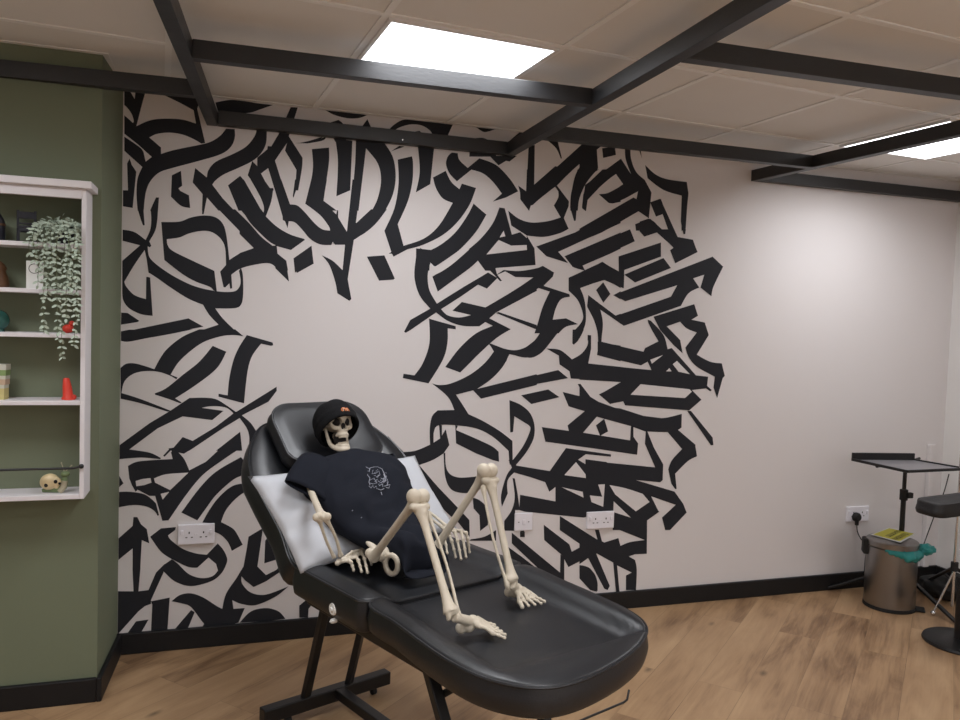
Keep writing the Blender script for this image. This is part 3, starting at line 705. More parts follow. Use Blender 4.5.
for side in (1, -1):
    for i in range(NU):
        for j in range(NV):
            bm.faces.new((grid[side, i, j], grid[side, i+1, j], grid[side, i+1, j+1], grid[side, i, j+1]))
bmesh.ops.remove_doubles(bm, verts=bm.verts[:], dist=.0015)
finish('pillow_case', bm, 'pillow_white', pl, smooth=True, angle=180)

# ------------------------------------------------------------------ skeleton
PEL = Vector((-.04, .20, .70))
sk = thing('skeleton', 'life-size plastic skeleton in a black T-shirt and beanie lying on the reclining chair', 'skeleton', BO+BW*PEL.x+BN*PEL.y+Vector((0, 0, PEL.z)), BRZ)
def S_(p): return Vector(p)-PEL
def remeshed(name, bm, m, parent, vox=.0035, smooth=4, cut=None, angle=180):
    """fuse the overlapping lumps of a bone into one smooth surface"""
    me = bpy.data.meshes.new(name); bm.to_mesh(me); bm.free()
    o = bpy.data.objects.new(name, me); COL.objects.link(o)
    r = o.modifiers.new('r', 'REMESH'); r.mode = 'VOXEL'; r.voxel_size = vox
    if smooth: s = o.modifiers.new('s', 'SMOOTH'); s.iterations = smooth; s.factor = .5
    cuts = []
    if cut:
        for c in cut:
            cm = bpy.data.meshes.new('c'); c.to_mesh(cm); c.free(); cobj = bpy.data.objects.new('c', cm); COL.objects.link(cobj); cuts.append(cobj)
            b = o.modifiers.new('b', 'BOOLEAN'); b.operation = 'DIFFERENCE'; b.object = cobj; b.solver = 'EXACT'
    dg = bpy.context.evaluated_depsgraph_get(); dg.update()
    me2 = bpy.data.meshes.new_from_object(o.evaluated_get(dg)); me2.name = name
    o.modifiers.clear(); o.data = me2; bpy.data.meshes.remove(me)
    for c in cuts: d = c.data; bpy.data.objects.remove(c); bpy.data.meshes.remove(d)
    me2.materials.clear(); me2.materials.append(MAT[m])
    for p in me2.polygons: p.use_smooth = True; p.material_index = 0
    if angle < 180: me2.set_sharp_from_angle(angle=math.radians(angle))
    o.parent = parent; o.name = name
    return o
def longbone(bm, a, b, r, ra, rb, bend=0, side=Vector((0, 1, 0)), flare=.18):
    a, b = Vector(a), Vector(b); n = 14; pts, rad = [], []
    for i in range(n+1):
        t = i/n; pts.append(a.lerp(b, t)+side*bend*math.sin(PI*t))
        k = max(0, 1-t/flare); k2 = max(0, 1-(1-t)/flare)
        rad.append(r*(1-.12*math.sin(PI*t))+(ra-r)*k*k+(rb-r)*k2*k2)
    tube(bm, pts, rad, 12)
HIPN, HIPF = Vector((-.135, .19, .712)), Lx(424, 551, .0)
KN, KF = Lx(418, 497, -.2), Lx(487, 471, .09)
AN, AF = Vector((-.232, -.30, .695)), Vector((.068, -.185, .70))
AN = Lx(453, 614, -.235); AF = Lx(511, 582, .065)
ax = Vector((1, 0, 0))
def leg(hip, knee, ankle, toe, heel, sgn):
    d1 = (knee-hip).normalized(); d2 = (ankle-knee).normalized()
    lat = Vector((1, 0, 0)); lat = (lat-d2*lat.dot(d2)).normalized()
    fwd = lat.cross(d2).normalized()
    if fwd.y > 0: fwd = -fwd
    # femur: shaft, neck and ball at the hip, two condyles at the knee
    bm = newbm(); kf = knee-d1*.012
    longbone(bm, hip+Vector((sgn*.035, -.01, .0)), kf, .0140, .021, .025)
    ball(bm, hip+Vector((sgn*.040, .0, .012)), .017); tube(bm, [hip+Vector((sgn*.035, 0, 0)), hip], [.013, .012], 10); ball(bm, hip, .021)
    for s in (-1, 1):
        ball(bm, knee+lat*s*.0150+d1*.002, .0215, sc=(.95, 1.1, 1.1))
    remeshed('femur', bm, 'bone', sk_shift(bm), .004)
    # tibia with a broad plateau and the inner ankle knob
    bm = newbm(); ta = knee+d2*.032; tb = ankle-d2*.004
    sgn_ = sgn; sgn = -sgn
    o1 = ta+lat*-sgn*.004
    longbone(bm, o1, tb+lat*-sgn*.006, .0125, .023, .021, flare=.22)
    ball(bm, o1+lat*.015-d2*.002, .018, sc=(1, 1, .7)); ball(bm, o1-lat*.015-d2*.002, .018, sc=(1, 1, .7)); ball(bm, o1+fwd*.010+d2*.022, .010)
    ball(bm, tb+lat*-sgn*.016+d2*.010, .0085, sc=(.8, 1, 1.6)); ball(bm, tb+d2*-.006, .018, sc=(1.1, 1, .8))
    remeshed('tibia', bm, 'bone', sk, .0035)
    bm = newbm(); fa = o1+lat*sgn*.026+d2*.022-fwd*.008; fb = tb+lat*sgn*.016+d2*.014
    longbone(bm, fa, fb, .0055, .010, .0095, bend=.010*sgn, side=lat, flare=.12)
    ball(bm, fa-d2*.004, .0095, sc=(1, 1, 1.1)); ball(bm, fb, .009, sc=(.8, 1, 1.5))
    remeshed('fibula', bm, 'bone', sk, .003)
    sgn = sgn_
    # foot
    fd = (toe-heel); fd.z = 0; L = fd.length; fd.normalize(); fl = Vector((-fd.y, fd.x, 0)); z0 = ZS-.031
    bm = newbm()
    hb = heel.copy(); hb.z = z0+.019
    ball(bm, hb, .0155); ball(bm, hb+fd*.020+Vector((0, 0, .006)), .018)
    ball(bm, hb+fd*.030+Vector((0, 0, .018)), .017)
    tube(bm, [hb+fd*.03+Vector((0, 0, .016)), ankle+d2*.008], [.014, .013], 10)
    for k in range(5):
        w = (k-2)
        st = hb+fd*.045+fl*w*.0105+Vector((0, 0, .015-.0012*w*sgn))
        ll = L*(1.0-.055*abs(w+1*(-sgn)*1.2)-.01)
        en = hb+fd*(ll-.010)+fl*w*.021; en.z = z0+.008
        m1 = st.lerp(en, .55); m1.z = z0+.016; m2 = st.lerp(en, .78); m2.z = z0+.013
        r = .0068 if w*sgn == -2 else .0052
        tube(bm, spline([st, st.lerp(m1, .5)+Vector((0, 0, .004)), m1], 4), [.0085, .007, .0058, .0052, .005, .0052, .0058, .0068, .0074][:9], 8)
        tube(bm, [m1, m2, en], [r*.95, r*.8, r*.7], 8)
        for q, rr in ((m1, r*1.25), (m2, r*1.1), (en, r*1.05)): ball(bm, q, rr, 10, 8)
    for k in range(4): ball(bm, hb+fd*.042+fl*(k-1.5)*.010+Vector((0, 0, .014+.004*(k in (1, 2)))), .0105, 10, 8)
    remeshed('foot', bm, 'bone', sk, .0026, 2)
def sk_shift(b): return sk
# legs built in chair coordinates, then the parts are shifted to the skeleton's own origin below
leg(HIPN, KN, AN, Lz(508.5, 631, ZS-.022), Lz(461, 628, ZS-.012), -1)
leg(HIPF, KF, AF, Lz(540, 606, ZS-.022), Lz(509, 592, ZS-.012), 1)
# pelvis
bm = newbm()
for s, hip in ((-1, HIPN), (1, HIPF)):
    c = hip+Vector((-s*.020, -.004, -.014))
    if s > 0: c = c+Vector((-.02, .06, .0))
    ring = [c+Vector((-s*.012*math.cos(a)*0.6, -.028-.024*math.cos(a), -.012+.030*math.sin(a)))for a in [2*PI*k/16 for k in range(16)]]
    tube(bm, ring, [.0095]*16, 8, closed=True)
    ball(bm, hip+Vector((-s*.012, .01, .0)), .026)
    # ilium blade
    tube(bm, spline([hip+Vector((-s*.01, .02, .0)), hip+Vector((-s*.01, .06, .022)), hip+Vector((-s*.02, .10, .035))], 4), [.016, .02, .022, .024, .026, .026, .024, .02, .012], 12, flat=.45)
ball(bm, PEL+Vector((0, .09, .03)), .035, sc=(1, .7, 1.3))
tube(bm, [HIPN+Vector((.03, .0, .0)), HIPF+Vector((-.03, .03, .0))], .010, 8)
remeshed('pelvis', bm, 'bone', sk, .004)
# spine, neck and shoulder girdle
NB = Vector((-.015, .625, .945)); SKC = Vector((-.026, .648, 1.064))
bm = newbm(); sp = spline([PEL+Vector((0, .09, .04)), Vector((-.03, .40, .785)), Vector((-.02, .53, .865)), NB, SKC+Vector((0, .02, -.045))], 6)
for i, p in enumerate(sp): ball(bm, p, .016 if i < 18 else .013, 12, 8, sc=(1.1, 1, .8))
tube(bm, sp, .010, 8); remeshed('spine', bm, 'bone', sk, .0045, 2)
SHN, SHF = Vector((-.200, .560, .890)), Vector((.165, .575, .900))
for s, sh in ((-1, SHN), (1, SHF)):
    bm = newbm(); c0 = NB+Vector((s*.022, -.030, .004)); longbone(bm, c0, sh+Vector((0, .0, .01)), .006, .010, .010, bend=.0, side=Vector((0, -.5, .8)))
    remeshed('collarbone', bm, 'bone', sk, .003)
# rib cage under the shirt
bm = newbm()
for k in range(8):
    t = k/7; c = Vector((-.02, .585, .885)).lerp(Vector((-.03, .41, .775)), t)
    rx, rz = .06+.04*math.sin(PI*(t*.7+.15)), .036+.010*math.sin(PI*t)
    nrm = Vector((0, -sa, ca)); al = Vector((0, ca, sa))
    tube(bm, [c+Vector((rx*math.cos(a), 0, 0))+nrm*(rz*math.sin(a))-al*.02*math.sin(a) for a in [2*PI*q/20 for q in range(20)]], .0045, 6, closed=True)

finish('rib_cage', bm, 'bone', sk, smooth=True)
# arms
def hand(wrist, knuck, tips, thumb, name='hand'):
    bm = newbm(); wrist = Vector(wrist)
    for k in range(4): ball(bm, wrist.lerp((knuck[0]+knuck[3])/2, .12+.10*(k % 2))+(knuck[3]-knuck[0])*((k-1.5)*.14), .0085, 10, 8)
    ball(bm, wrist, .010, 10, 8)
    for kn, tp in zip(knuck, tips):
        tube(bm, [wrist.lerp(kn, .2), wrist.lerp(kn, .6), kn], [.0065, .0050, .0060], 8)
        up = Vector((0, 0, .010)); m1 = kn.lerp(tp, .42)+up*.8; m2 = kn.lerp(tp, .74)+up*.5
        tube(bm, [kn, m1, m2, tp], [.0056, .0050, .0046, .0042], 8)
        for q, r in ((kn, .0080), (m1, .0072), (m2, .0064), (tp, .0055)): ball(bm, q, r, 10, 8)
    tube(bm, [wrist, thumb[0], thumb[1], thumb[2]], [.0055, .0048, .0044, .0040], 8)
    for q in thumb: ball(bm, q, .0062, 10, 8)
    remeshed(name, bm, 'bone', sk, .0020, 1)
EN = Lx(322, 517, -.30); WN = Lx(338, 558, -.235)
def arm(sh, el, wr, s, side):
    bm = newbm(); longbone(bm, sh, el, .0125, .018, .019); ball(bm, sh, .021); d = (el-sh).normalized(); l = d.cross(Vector((0, 0, 1))).normalized()
    ball(bm, el+l*.016, .0140); ball(bm, el-l*.016, .0135); ball(bm, el, .012); remeshed('humerus', bm, 'bone', sk, .0032)
    d2 = (wr-el).normalized(); l2 = side
    bm = newbm(); longbone(bm, el+d2*.014+l2*.010, wr+l2*.010-d2*.004, .0064, .0110, .0110, bend=.006, side=l2); ball(bm, el+l2*.006+d2*.006, .0115); remeshed('radius', bm, 'bone', sk, .0028)
    bm = newbm(); longbone(bm, el+d2*.006-l2*.010, wr-l2*.010-d2*.004, .0060, .0125, .0080, bend=-.004, side=l2); ball(bm, el-l2*.008-d2*.006, .0125); remeshed('ulna', bm, 'bone', sk, .0028)
arm(SHN, EN, WN, -1, Vector((.9, -.3, .2)).normalized())
zt = ZS+.002
kn = [Lz(349, 561, ZS+.028), Lz(356, 557, ZS+.034), Lz(362, 553, ZS+.034), Lz(367, 551, ZS+.028)]
tp = [Lz(353.5, 570, zt), Lz(361.5, 571.5, zt), Lz(367.5, 572.5, zt), Lz(371.5, 564, zt)]
hand(WN+Vector((.004, .0, -.012)), kn, tp, [Lz(352, 552, ZS+.045), Lz(362, 549, ZS+.045), Lz(369, 549, ZS+.035)])
EF = Lx(414, 503, .22); 
WF = Lz(446, 528, .735)
arm(SHF, EF, WF, 1, Vector((.3, -.9, .2)).normalized())
kf = [Lz(449, 534, .728), Lz(455, 532, .732), Lz(461, 531, .732), Lz(466, 533, .724)]
tf_ = [Lz(455.5, 557, zt+.002), Lz(461, 559, zt+.002), Lz(466, 557, zt+.002), Lz(469.5, 552, zt+.004)]
hand(WF, kf, tf_, [Lz(444, 537, .72), Lz(446, 545, .70), Lz(447, 553, .68)])

# skull, built around its own centre: X right, Y out of the face, Z up, then turned
SZ = .165/.165
FWD = Vector((-.06, -math.cos(math.radians(14)), math.sin(math.radians(14)))).normalized(); SX = FWD.cross(Vector((0, 0, 1))).normalized(); SX = Vector((0, 0, 1)).cross(-FWD).normalized()
UPV = SX.cross(FWD).normalized()
if UPV.z < 0: UPV = -UPV
ROLLH = math.radians(0)
SX, UPV = SX*math.cos(ROLLH)+UPV*math.sin(ROLLH), UPV*math.cos(ROLLH)-SX*math.sin(ROLLH)
SKS = .87
YH_ = math.radians(-3)
SX, FWD = SX*math.cos(YH_)-FWD*math.sin(YH_), FWD*math.cos(YH_)+SX*math.sin(YH_)
HM = Matrix((( SX.x, FWD.x, UPV.x, SKC.x), (SX.y, FWD.y, UPV.y, SKC.y), (SX.z, FWD.z, UPV.z, SKC.z), (0, 0, 0, 1))) @ Matrix.Diagonal((.77, .85, .93, 1))
HMB = HM @ Matrix.Diagonal((1/.77*.88, .87/.85, .90/.93, 1))
def HB(f):
    b = newbm(); f(b); bmesh.ops.transform(b, matrix=HM, verts=b.verts[:]); return b
def skull_f(b):
    ball(b, (0, -.030, .030), .064, 32, 20, sc=(.93, 1.15, .95))           # cranium
    ball(b, (0, .010, .030), .052, 24, 16, sc=(1.02, .8, .8))             # brow block
    tube(b, spline([(-.050, .012, .018), (-.030, .036, .027), (0, .040, .024), (.030, .036, .027), (.050, .012, .018)], 4), [.009]*17, 10)  # brow ridge
    for s in (-1, 1):
        tube(b, spline([(s*.052, .010, .018), (s*.053, .014, .0), (s*.044, .026, -.016), (s*.026, .036, -.020)], 4), [.0075]*6+[.0095]*7, 10)   # cheekbone
        tube(b, [(s*.050, .014, -.010), (s*.062, -.015, -.006), (s*.062, -.045, -.002)], [.007, .0055, .006], 8)                # arch
        ball(b, (s*.058, -.045, -.004), .014, sc=(.7, 1, 1.2))
    tube(b, [(0, .038, .020), (0, .048, .004)], [.008, .0055], 10)        # nose bone
    ball(b, (0, .022, -.024), .030, 20, 14, sc=(.95, .75, .95))           # upper jaw
    tube(b, spline([(-.026, .010, -.046), (-.020, .032, -.046), (0, .043, -.046), (.020, .032, -.046), (.026, .010, -.046)], 4), [.0075]*17, 8)
def cutters():
    out = []
    for s in (-1, 1):
        out.append(HB(lambda b, s=s: ball(b, (s*.0255, .034, .004), .0168, 20, 14, sc=(1.08, 1.7, .98))))
    def nose(b):
        ball(b, (-.0068, .046, -.015), .0100, 14, 10, sc=(.8, 1.6, 1.35)); 
    def nose2(b): ball(b, (.0068, .046, -.015), .0100, 14, 10, sc=(.8, 1.6, 1.35))
    def nose3(b): ball(b, (0, .047, -.004), .0065, 14, 10, sc=(.8, 1.6, 1.35))
    return out+[HB(nose), HB(nose2), HB(nose3)]
so = remeshed('skull', HB(skull_f), 'bone', sk, .0028, 3, cut=cutters(), angle=50)
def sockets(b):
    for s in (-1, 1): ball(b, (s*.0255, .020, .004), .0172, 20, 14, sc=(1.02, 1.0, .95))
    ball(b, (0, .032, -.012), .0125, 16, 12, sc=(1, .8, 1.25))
bb = HB(sockets); finish('socket_shadow', bb, 'hollow_shade', so, smooth=True);  # dark balls painted as the shade inside the eye and nose hollows
def teeth(b, z, y0, n=12, up=1, h=.0085):
    for k in range(n):
        a = (k-(n-1)/2)/(n-1)*2.3; x = math.sin(a)*.0245; y = y0-.024+math.cos(a)*.0265*1.05
        ball(b, (x, y, z), .0038, 8, 6, sc=(.85, .75, 1.45))
bb = HB(lambda b: teeth(b, -.0535, .0425)); finish('teeth', bb, 'bone', so, smooth=True)
def jaw_f(b):
    sp = spline([(-.053, -.030, -.012), (-.050, -.026, -.045), (-.044, -.014, -.078), (-.030, .012, -.096), (-.014, .028, -.101), (0, .032, -.102), (.014, .028, -.101), (.030, .012, -.096), (.044, -.014, -.078), (.050, -.026, -.045), (.053, -.030, -.012)], 4)
    tube(b, sp, [.0065+.0045*math.sin(PI*i/(len(sp)-1)) for i in range(len(sp))], 10, flat=1.1)
    ball(b, (0, .033, -.103), .011, sc=(1.3, .8, .9))
    tube(b, spline([(-.027, .008, -.084), (-.018, .024, -.086), (0, .031, -.087), (.018, .024, -.086), (.027, .008, -.084)], 4), [.0075]*17, 8)
jo = remeshed('jaw', HB(jaw_f), 'bone', so, .0026, 2)
def lteeth(b):
    for k in range(12):
        a = (k-5.5)/11*2.2; ball(b, (math.sin(a)*.0235, .007+math.cos(a)*.0255, -.0775), .0036, 8, 6, sc=(.85, .75, 1.4))
bb = HB(lteeth); finish('teeth', bb, 'bone', jo, smooth=True)
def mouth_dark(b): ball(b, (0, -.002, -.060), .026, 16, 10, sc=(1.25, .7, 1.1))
finish('mouth_shade', HB(mouth_dark), 'hollow_shade', jo, smooth=True)  # dark ball put in as the shade between the jaws

# beanie pulled low over the back of the skull
def beanie():
    b = newbm(); seg, rn = 56, 26
    # opening plane tilts: high on the brow, low at the back
    axis = Vector((0, -.62, .78)).normalized(); e1 = Vector((1, 0, 0)); e2 = axis.cross(e1).normalized()
    if e2.y < 0: e2 = -e2
    c = Vector((0, -.038, .016)); R = .086; rows = []
    for i in range(rn+1):
        a = PI*.68*(1-i/rn)
        row = []
        for k in range(seg):
            t = 2*PI*k/seg
            rib = 1+.012*math.sin(28*t)*(1 if a > .3 else a/.3)
            rr = R*math.sin(a)*rib; h = R*math.cos(a)
            if a > 1.6: rr *= 1+.08*sm(a, 1.6, 1.8)
            p = c+e1*rr*math.cos(t)*.97+e2*rr*math.sin(t)*1.04+axis*h*(1.12 if h < 0 else .86)
            p += Vector((0, 0, 1))*.004*noise.noise(p*22)
            row.append(b.verts.new(p))
        rows.append(row)
    for A, B in zip(rows, rows[1:]):
        for k in range(seg): b.faces.new((A[k], A[(k+1) % seg], B[(k+1) % seg], B[k]))
    bmesh.ops.remove_doubles(b, verts=rows[-1], dist=.0005)
    bmesh.ops.transform(b, matrix=HMB, verts=b.verts[:])
    o = finish('beanie', b, 'knit', sk, smooth=True, angle=180); o['label'] = 'black knitted beanie with an orange embroidered mark'
    sld = o.modifiers.new('thick', 'SOLIDIFY'); sld.thickness = .005; sld.offset = 1
    b = newbm(); a = PI*.635
    ringpts = [c+e1*R*1.09*math.sin(a)*math.cos(t)*.97+e2*R*1.09*math.sin(a)*math.sin(t)*1.04+axis*R*math.cos(a)*1.12 for t in [2*PI*k/seg for k in range(seg)]]
    n = len(ringpts); prof = [(-.020, -.002), (-.022, .003), (-.016, .0075), (0, .0085), (.016, .0075), (.022, .003), (.020, -.002)]
    vv = []
    for k, p in enumerate(ringpts):
        rad = (p-c-axis*(p-c).dot(axis)).normalized()
        vv.append([b.verts.new(p+axis*x+rad*(y+.0012*math.sin(28*2*PI*k/seg))) for x, y in prof])
    for k in range(n):
        for j in range(len(prof)-1): b.faces.new((vv[k][j], vv[(k+1) % n][j], vv[(k+1) % n][j+1], vv[k][j+1]))
    bmesh.ops.transform(b, matrix=HMB, verts=b.verts[:])
    cu = finish('cuff', b, 'knit', o, smooth=True, angle=180)
    # embroidered mark on the front of the cuff
    b = newbm(); fr0 = c+e2*(R*1.09*1.04*math.sin(a)+.0105)+axis*R*math.cos(a)*1.12+axis*.004
    def arc(pts, m):
        tube(b, [fr0+Vector((x, 0, 0))*1.0+axis*z-e2*(x*x*5.5) for x, z in pts], .0016, 6, mi=m)
    arc([(-.016, -.008), (-.017, .002), (-.012, .010), (-.006, .006), (-.004, -.004)], 0)
    arc([(-.004, .009), (.004, .012), (.012, .008), (.016, .0), (.013, -.007)], 0)
    arc([(-.010, -.006), (-.010, .004)], 1); arc([(.002, .006), (.009, .003), (.008, -.006)], 1); arc([(-.002, -.007), (.0, .004)], 0); arc([(-.012, .006), (.010, .010)], 1)
    bmesh.ops.transform(b, matrix=HMB, verts=b.verts[:])
    finish('embroidery', b, ['orange_thread', 'pale_thread'], o, smooth=True)
beanie()

# T-shirt: loops around the body from the neck down over the lap
def loops():
    # centre, half width, half thickness (up, down), direction along the body
    def bk(s, h, x): v = XB(Vector((x, s, h))); return v
    st = [
        (Vector((.002, .628, .958)), .052, .030, .026, (0, .6, .8)),
        (Vector((-.002, .616, .950)), .070, .040, .036, (0, .6, .8)),
        (Vector((-.012, .603, .940)), .120, .046, .045, (0, .7, .7)),
        (Vector((-.020, .588, .925)), .190, .050, .055, (0, ca, sa)),
        (Vector((-.022, .555, .900)), .212, .062, .070, (0, ca, sa)),
        (Vector((-.022, .510, .866)), .206, .072, .075, (0, ca, sa)),
        (Vector((-.024, .455, .824)), .192, .074, .070, (0, ca, sa)),
        (Vector((-.028, .395, .784)), .180, .068, .060, (0, .85, .5)),
        (Vector((-.026, .335, .754)), .155, .056, .050, (0, .95, .3)),
        (Vector((-.036, .275, .738)), .118, .048, .045, (0, 1, .1)),
        (Vector((-.030, .215, .730)), .086, .044, .042, (0, 1, 0)),
        (Vector((-.024, .160, .718)), .084, .046, .042, (0, 1, 0)),
        (Vector((-.028, .110, .700)), .084, .040, .038, (0, 1, -.2)),
        (Vector((-.030, .085, .674)), .080, .026, .024, (0, .6, -.8)),
        (Vector((-.032, .115, .655)), .066, .010, .010, (0, -.5, -.8)),
    ]
    return st
bm = newbm(); st = loops(); NA = 72; rows = []
import itertools
fine = []
for i in range(len(st)-1):
    for k in range(4):
        t = k/4; p0 = st[max(i-1, 0)]; p1 = st[i]; p2 = st[i+1]; p3 = st[min(i+2, len(st)-1)]
        def cr_(a, b, c, d): return .5*((2*b)+(c-a)*t+(2*a-5*b+4*c-d)*t*t+(3*b-a-3*c+d)*t**3)
        al = (Vector(p1[4])*(1-t)+Vector(p2[4])*t).normalized()
        fine.append((cr_(p0[0], p1[0], p2[0], p3[0]), cr_(p0[1], p1[1], p2[1], p3[1]), cr_(p0[2], p1[2], p2[2], p3[2]), cr_(p0[3], p1[3], p2[3], p3[3]), al, (i+t)/(len(st)-1)))
fine.append((*st[-1][:4], Vector(st[-1][4]).normalized(), 1))
for (c, hw, tu, td, al, t) in fine:
    nr = Vector((0, -al.z, al.y)); row = []
    for k in range(NA):
        a = 2*PI*k/NA; ca_, sa_ = math.cos(a), math.sin(a)
        ex = .75
        x = math.copysign(abs(ca_)**ex, ca_)*hw; z = math.copysign(abs(sa_)**.85, sa_)*(tu if sa_ > 0 else td)
        p = c+Vector((x, 0, 0))+nr*z
        # folds: diagonal drags from the shoulders, bunched cloth over the lap
        low = sm(t, .45, .8)
        q = Vector((p.x*7, p.y*7, p.z*7))
        f = .006*noise.noise(q)+.0035*noise.noise(q*2.3)
        f += .015*low*math.sin(p.x*30+p.y*34+4*noise.noise(q*.7))*max(0, sa_+.2)*.8
        f += .016*low*noise.noise(Vector((p.x*16, p.y*26, 2)))
        f += .013*(1-abs(noise.noise(Vector(((p.x+p.y)*7, (p.x-p.y)*15, 4))))*2.2)*max(0, sa_)*sm(t, .15, .4)-.006*max(0, sa_)
        f += .005*(1-low)*math.sin((p.x*.8+p.y*1.2)*26+3*noise.noise(q*.6))*max(0, sa_)*sm(t, .2, .4)
        rad = (Vector((x, 0, 0))+nr*z).normalized()
        if t < .1: f *= .2
        p = p+rad*f
        p.z = max(p.z, ZS-.012+.004*noise.noise(q*3))
        row.append(bm.verts.new(p))
    rows.append(row)
for A, B in zip(rows, rows[1:]):
    for k in range(NA): bm.faces.new((A[k], A[(k+1) % NA], B[(k+1) % NA], B[k]))
# sleeves
def sleeve(a, b, r0, r1, sx):
    d = (b-a).normalized(); e1 = d.cross(Vector((0, -.6, .8))).normalized(); e2 = e1.cross(d); prev = None
    for i in range(13):
        t = i/12; c = a.lerp(b, t)+Vector((0, 0, .012*math.sin(PI*t))); r = r0+(r1-r0)*t; row = []
        for k in range(40):
            an = 2*PI*k/40; q = Vector((c.x*6+math.cos(an), c.y*6, math.sin(an)))
            rr = r*(1+.09*noise.noise(q*1.5)+.05*math.sin(an*3+t*4)*t); fl = .60-.42*t
            row.append(bm.verts.new(c+e1*rr*math.cos(an)+e2*rr*fl*math.sin(an)))
        if prev:
            for k in range(40): bm.faces.new((prev[k], prev[(k+1) % 40], row[(k+1) % 40], row[k]))
        prev = row
sleeve(Vector((-.140, .575, .930)), Lx(304, 490, -.258), .074, .070, -1)
sleeve(Vector((.120, .570, .915)), SHF.lerp(EF, .55)+Vector((-.02, .02, 0)), .068, .066, 1)
ts = finish('t_shirt', bm, 'shirt', sk, smooth=True, angle=180)
ts['label'] = 'black short-sleeved T-shirt with a small grey chest print'
s = ts.modifiers.new('thick', 'SOLIDIFY'); s.thickness = .003; s.offset = 0
# chest print: fine pale line work lying on the cloth
dgb = bmesh.new(); dgb.from_mesh(ts.data); bvh = BVHTree.FromBMesh(dgb)
bm = newbm()
def onshirt(px, py):
    o = CAM; d = ray(px, py).normalized()
    oL = toL(o); oL.z = o.z; dL = Vector((d.dot(BW), d.dot(BN), d.z))
    h = bvh.ray_cast(oL, dL)
    return (h[0]-dL*.0025) if h[0] else None
def printline(pts, r=.0011):
    P = [onshirt(*p) for p in pts]; P = [p for p in P if p]
    if len(P) > 1: tube(bm, P, r, 5)
rp = random.Random(3)
cx, cy = 379, 479
def wob(p): return p
printline([(369, 472), (370, 468), (374, 467), (378, 467), (382, 469), (384, 473), (386, 478), (388, 482), (387, 485)], .0014)
printline([(368, 471), (367.5, 475), (370, 478), (369, 482), (370, 485)], .0014)
printline([(370, 480), (374, 478), (377, 483), (373, 484), (370, 483)])
printline([(373, 470), (372, 474), (376, 473), (379, 471), (380, 475), (376, 477)])
printline([(381, 478), (384, 480), (381, 483), (378, 481)], .0014); printline([(384, 474), (385.5, 481), (383, 482)], .0018)
printline([(369, 486), (371, 488), (373, 485.5), (374, 488), (376, 486), (377, 489)], .0014)
printline([(378, 489), (381, 490), (384, 488.5)], .0014); printline([(385, 486), (390, 484.5), (389, 488), (386, 487.5)], .0014)
printline([(381, 492), (382, 495)], .0014); printline([(366, 467), (370, 469)]); printline([(379, 486), (382, 484), (383, 487)], .0013)
for k in range(26):
    a = rp.uniform(0, 2*PI); r = rp.uniform(.2, 1); x = cx+r*9*math.cos(a)+(rp.random()-.5); y = cy+r*9.5*math.sin(a)
    a2 = rp.uniform(0, 2*PI); l = rp.uniform(.6, 2)
    printline([(x, y), (x+l*math.cos(a2)*.6, y+l*math.sin(a2)*.6), (x+l*math.cos(a2+.8), y+l*math.sin(a2+.8))], .0008)
for (x, y) in ((361, 518), (352, 511)): printline([(x, y), (x+.9, y-.8)], .0012)
dgb.free()
finish('chest_print', bm, 'print_grey', ts, smooth=True)
# everything above was laid out in chair coordinates: move it to the skeleton's own origin
def shift(o):
    if o.type == 'MESH':
        for v in o.data.vertices: v.co -= PEL
    for c in o.children: shift(c)
for c in list(sk.children): shift(c)

# ------------------------------------------------------------------ wall sockets and switch
def plate(name, label, cat, cx, cz, w, h, kind, deep=.0):
    t = thing(name, label, cat, (cx, 0, cz))
    bm = newbm(); box(bm, (-w/2, -.009-deep, -h/2), (w/2, 0, h/2)); finish('faceplate', bm, 'socket_white', t, bevel=.003, seg=3)
    y = -.0095-deep
    def hole(x, z, a, b, m='dark_hole'):
        bm = newbm(); box(bm, (x-a/2, y-.0004, z-b/2), (x+a/2, y+.002, z+b/2)); return bm
    if kind == 'double':
        for s in (-1, 1):
            c = s*w*.235*.83
            bm = newbm()
            for (x, z, a, b) in ((c, .008, .005, .009), (c-.011, -.012, .008, .004), (c+.011, -.012, .008, .004)): box(bm, (x-a/2, y-.0004, z-b/2), (x+a/2, y+.002, z+b/2))
            finish('socket_holes', bm, 'dark_hole', t)
            sx = s*(w/2-.016); bm = newbm(); obox(bm, (sx, y-.001, .010), (1, 0, 0), (0, 1, 0), (0, math.sin(.0), 1), .0055, .004, .0095); finish('rocker_switch', bm, 'socket_white', t, bevel=.0015)
        for s in (-1, 1):
            bm = newbm(); lathe(bm, [(0, .0008), (.003, .0006), (.0035, 0)], 12); o = finish('screw', bm, 'socket_white', t); o.location = (s*w*.03, y, -.0); o.rotation_euler = (PI/2, 0, 0)
    else:
        bm = newbm(); box(bm, (-.008, y-.004, -.012), (.008, y, .012)); finish('rocker_switch', bm, 'socket_white', t, bevel=.002)
        for s in (-1, 1):
            bm = newbm(); box(bm, (s*.026-.003, y-.0006, -.002), (s*.026+.003, y+.001, .002)); finish('screw', bm, 'dark_hole', t)
    return t
def pc_(a, b): p = atY(a, b, -.009); return p.x, p.z
def sock(name, label, cat, px0, py0, px1, py1, kind, deep=0):
    a = atY(px0, py0, -.01); b = atY(px1, py1, -.01); return plate(name, label, cat, (a.x+b.x)/2, (a.z+b.z)/2, b.x-a.x, .086, kind, deep)
sock('wall_socket', 'white double socket on the mural, left of the reclining chair', 'socket', 178, 528, 214.5, 540, 'double', .006)
sock('wall_socket', 'white double socket on the mural, right of the reclining chair', 'socket', 587, 517, 613.5, 523, 'double', .006)
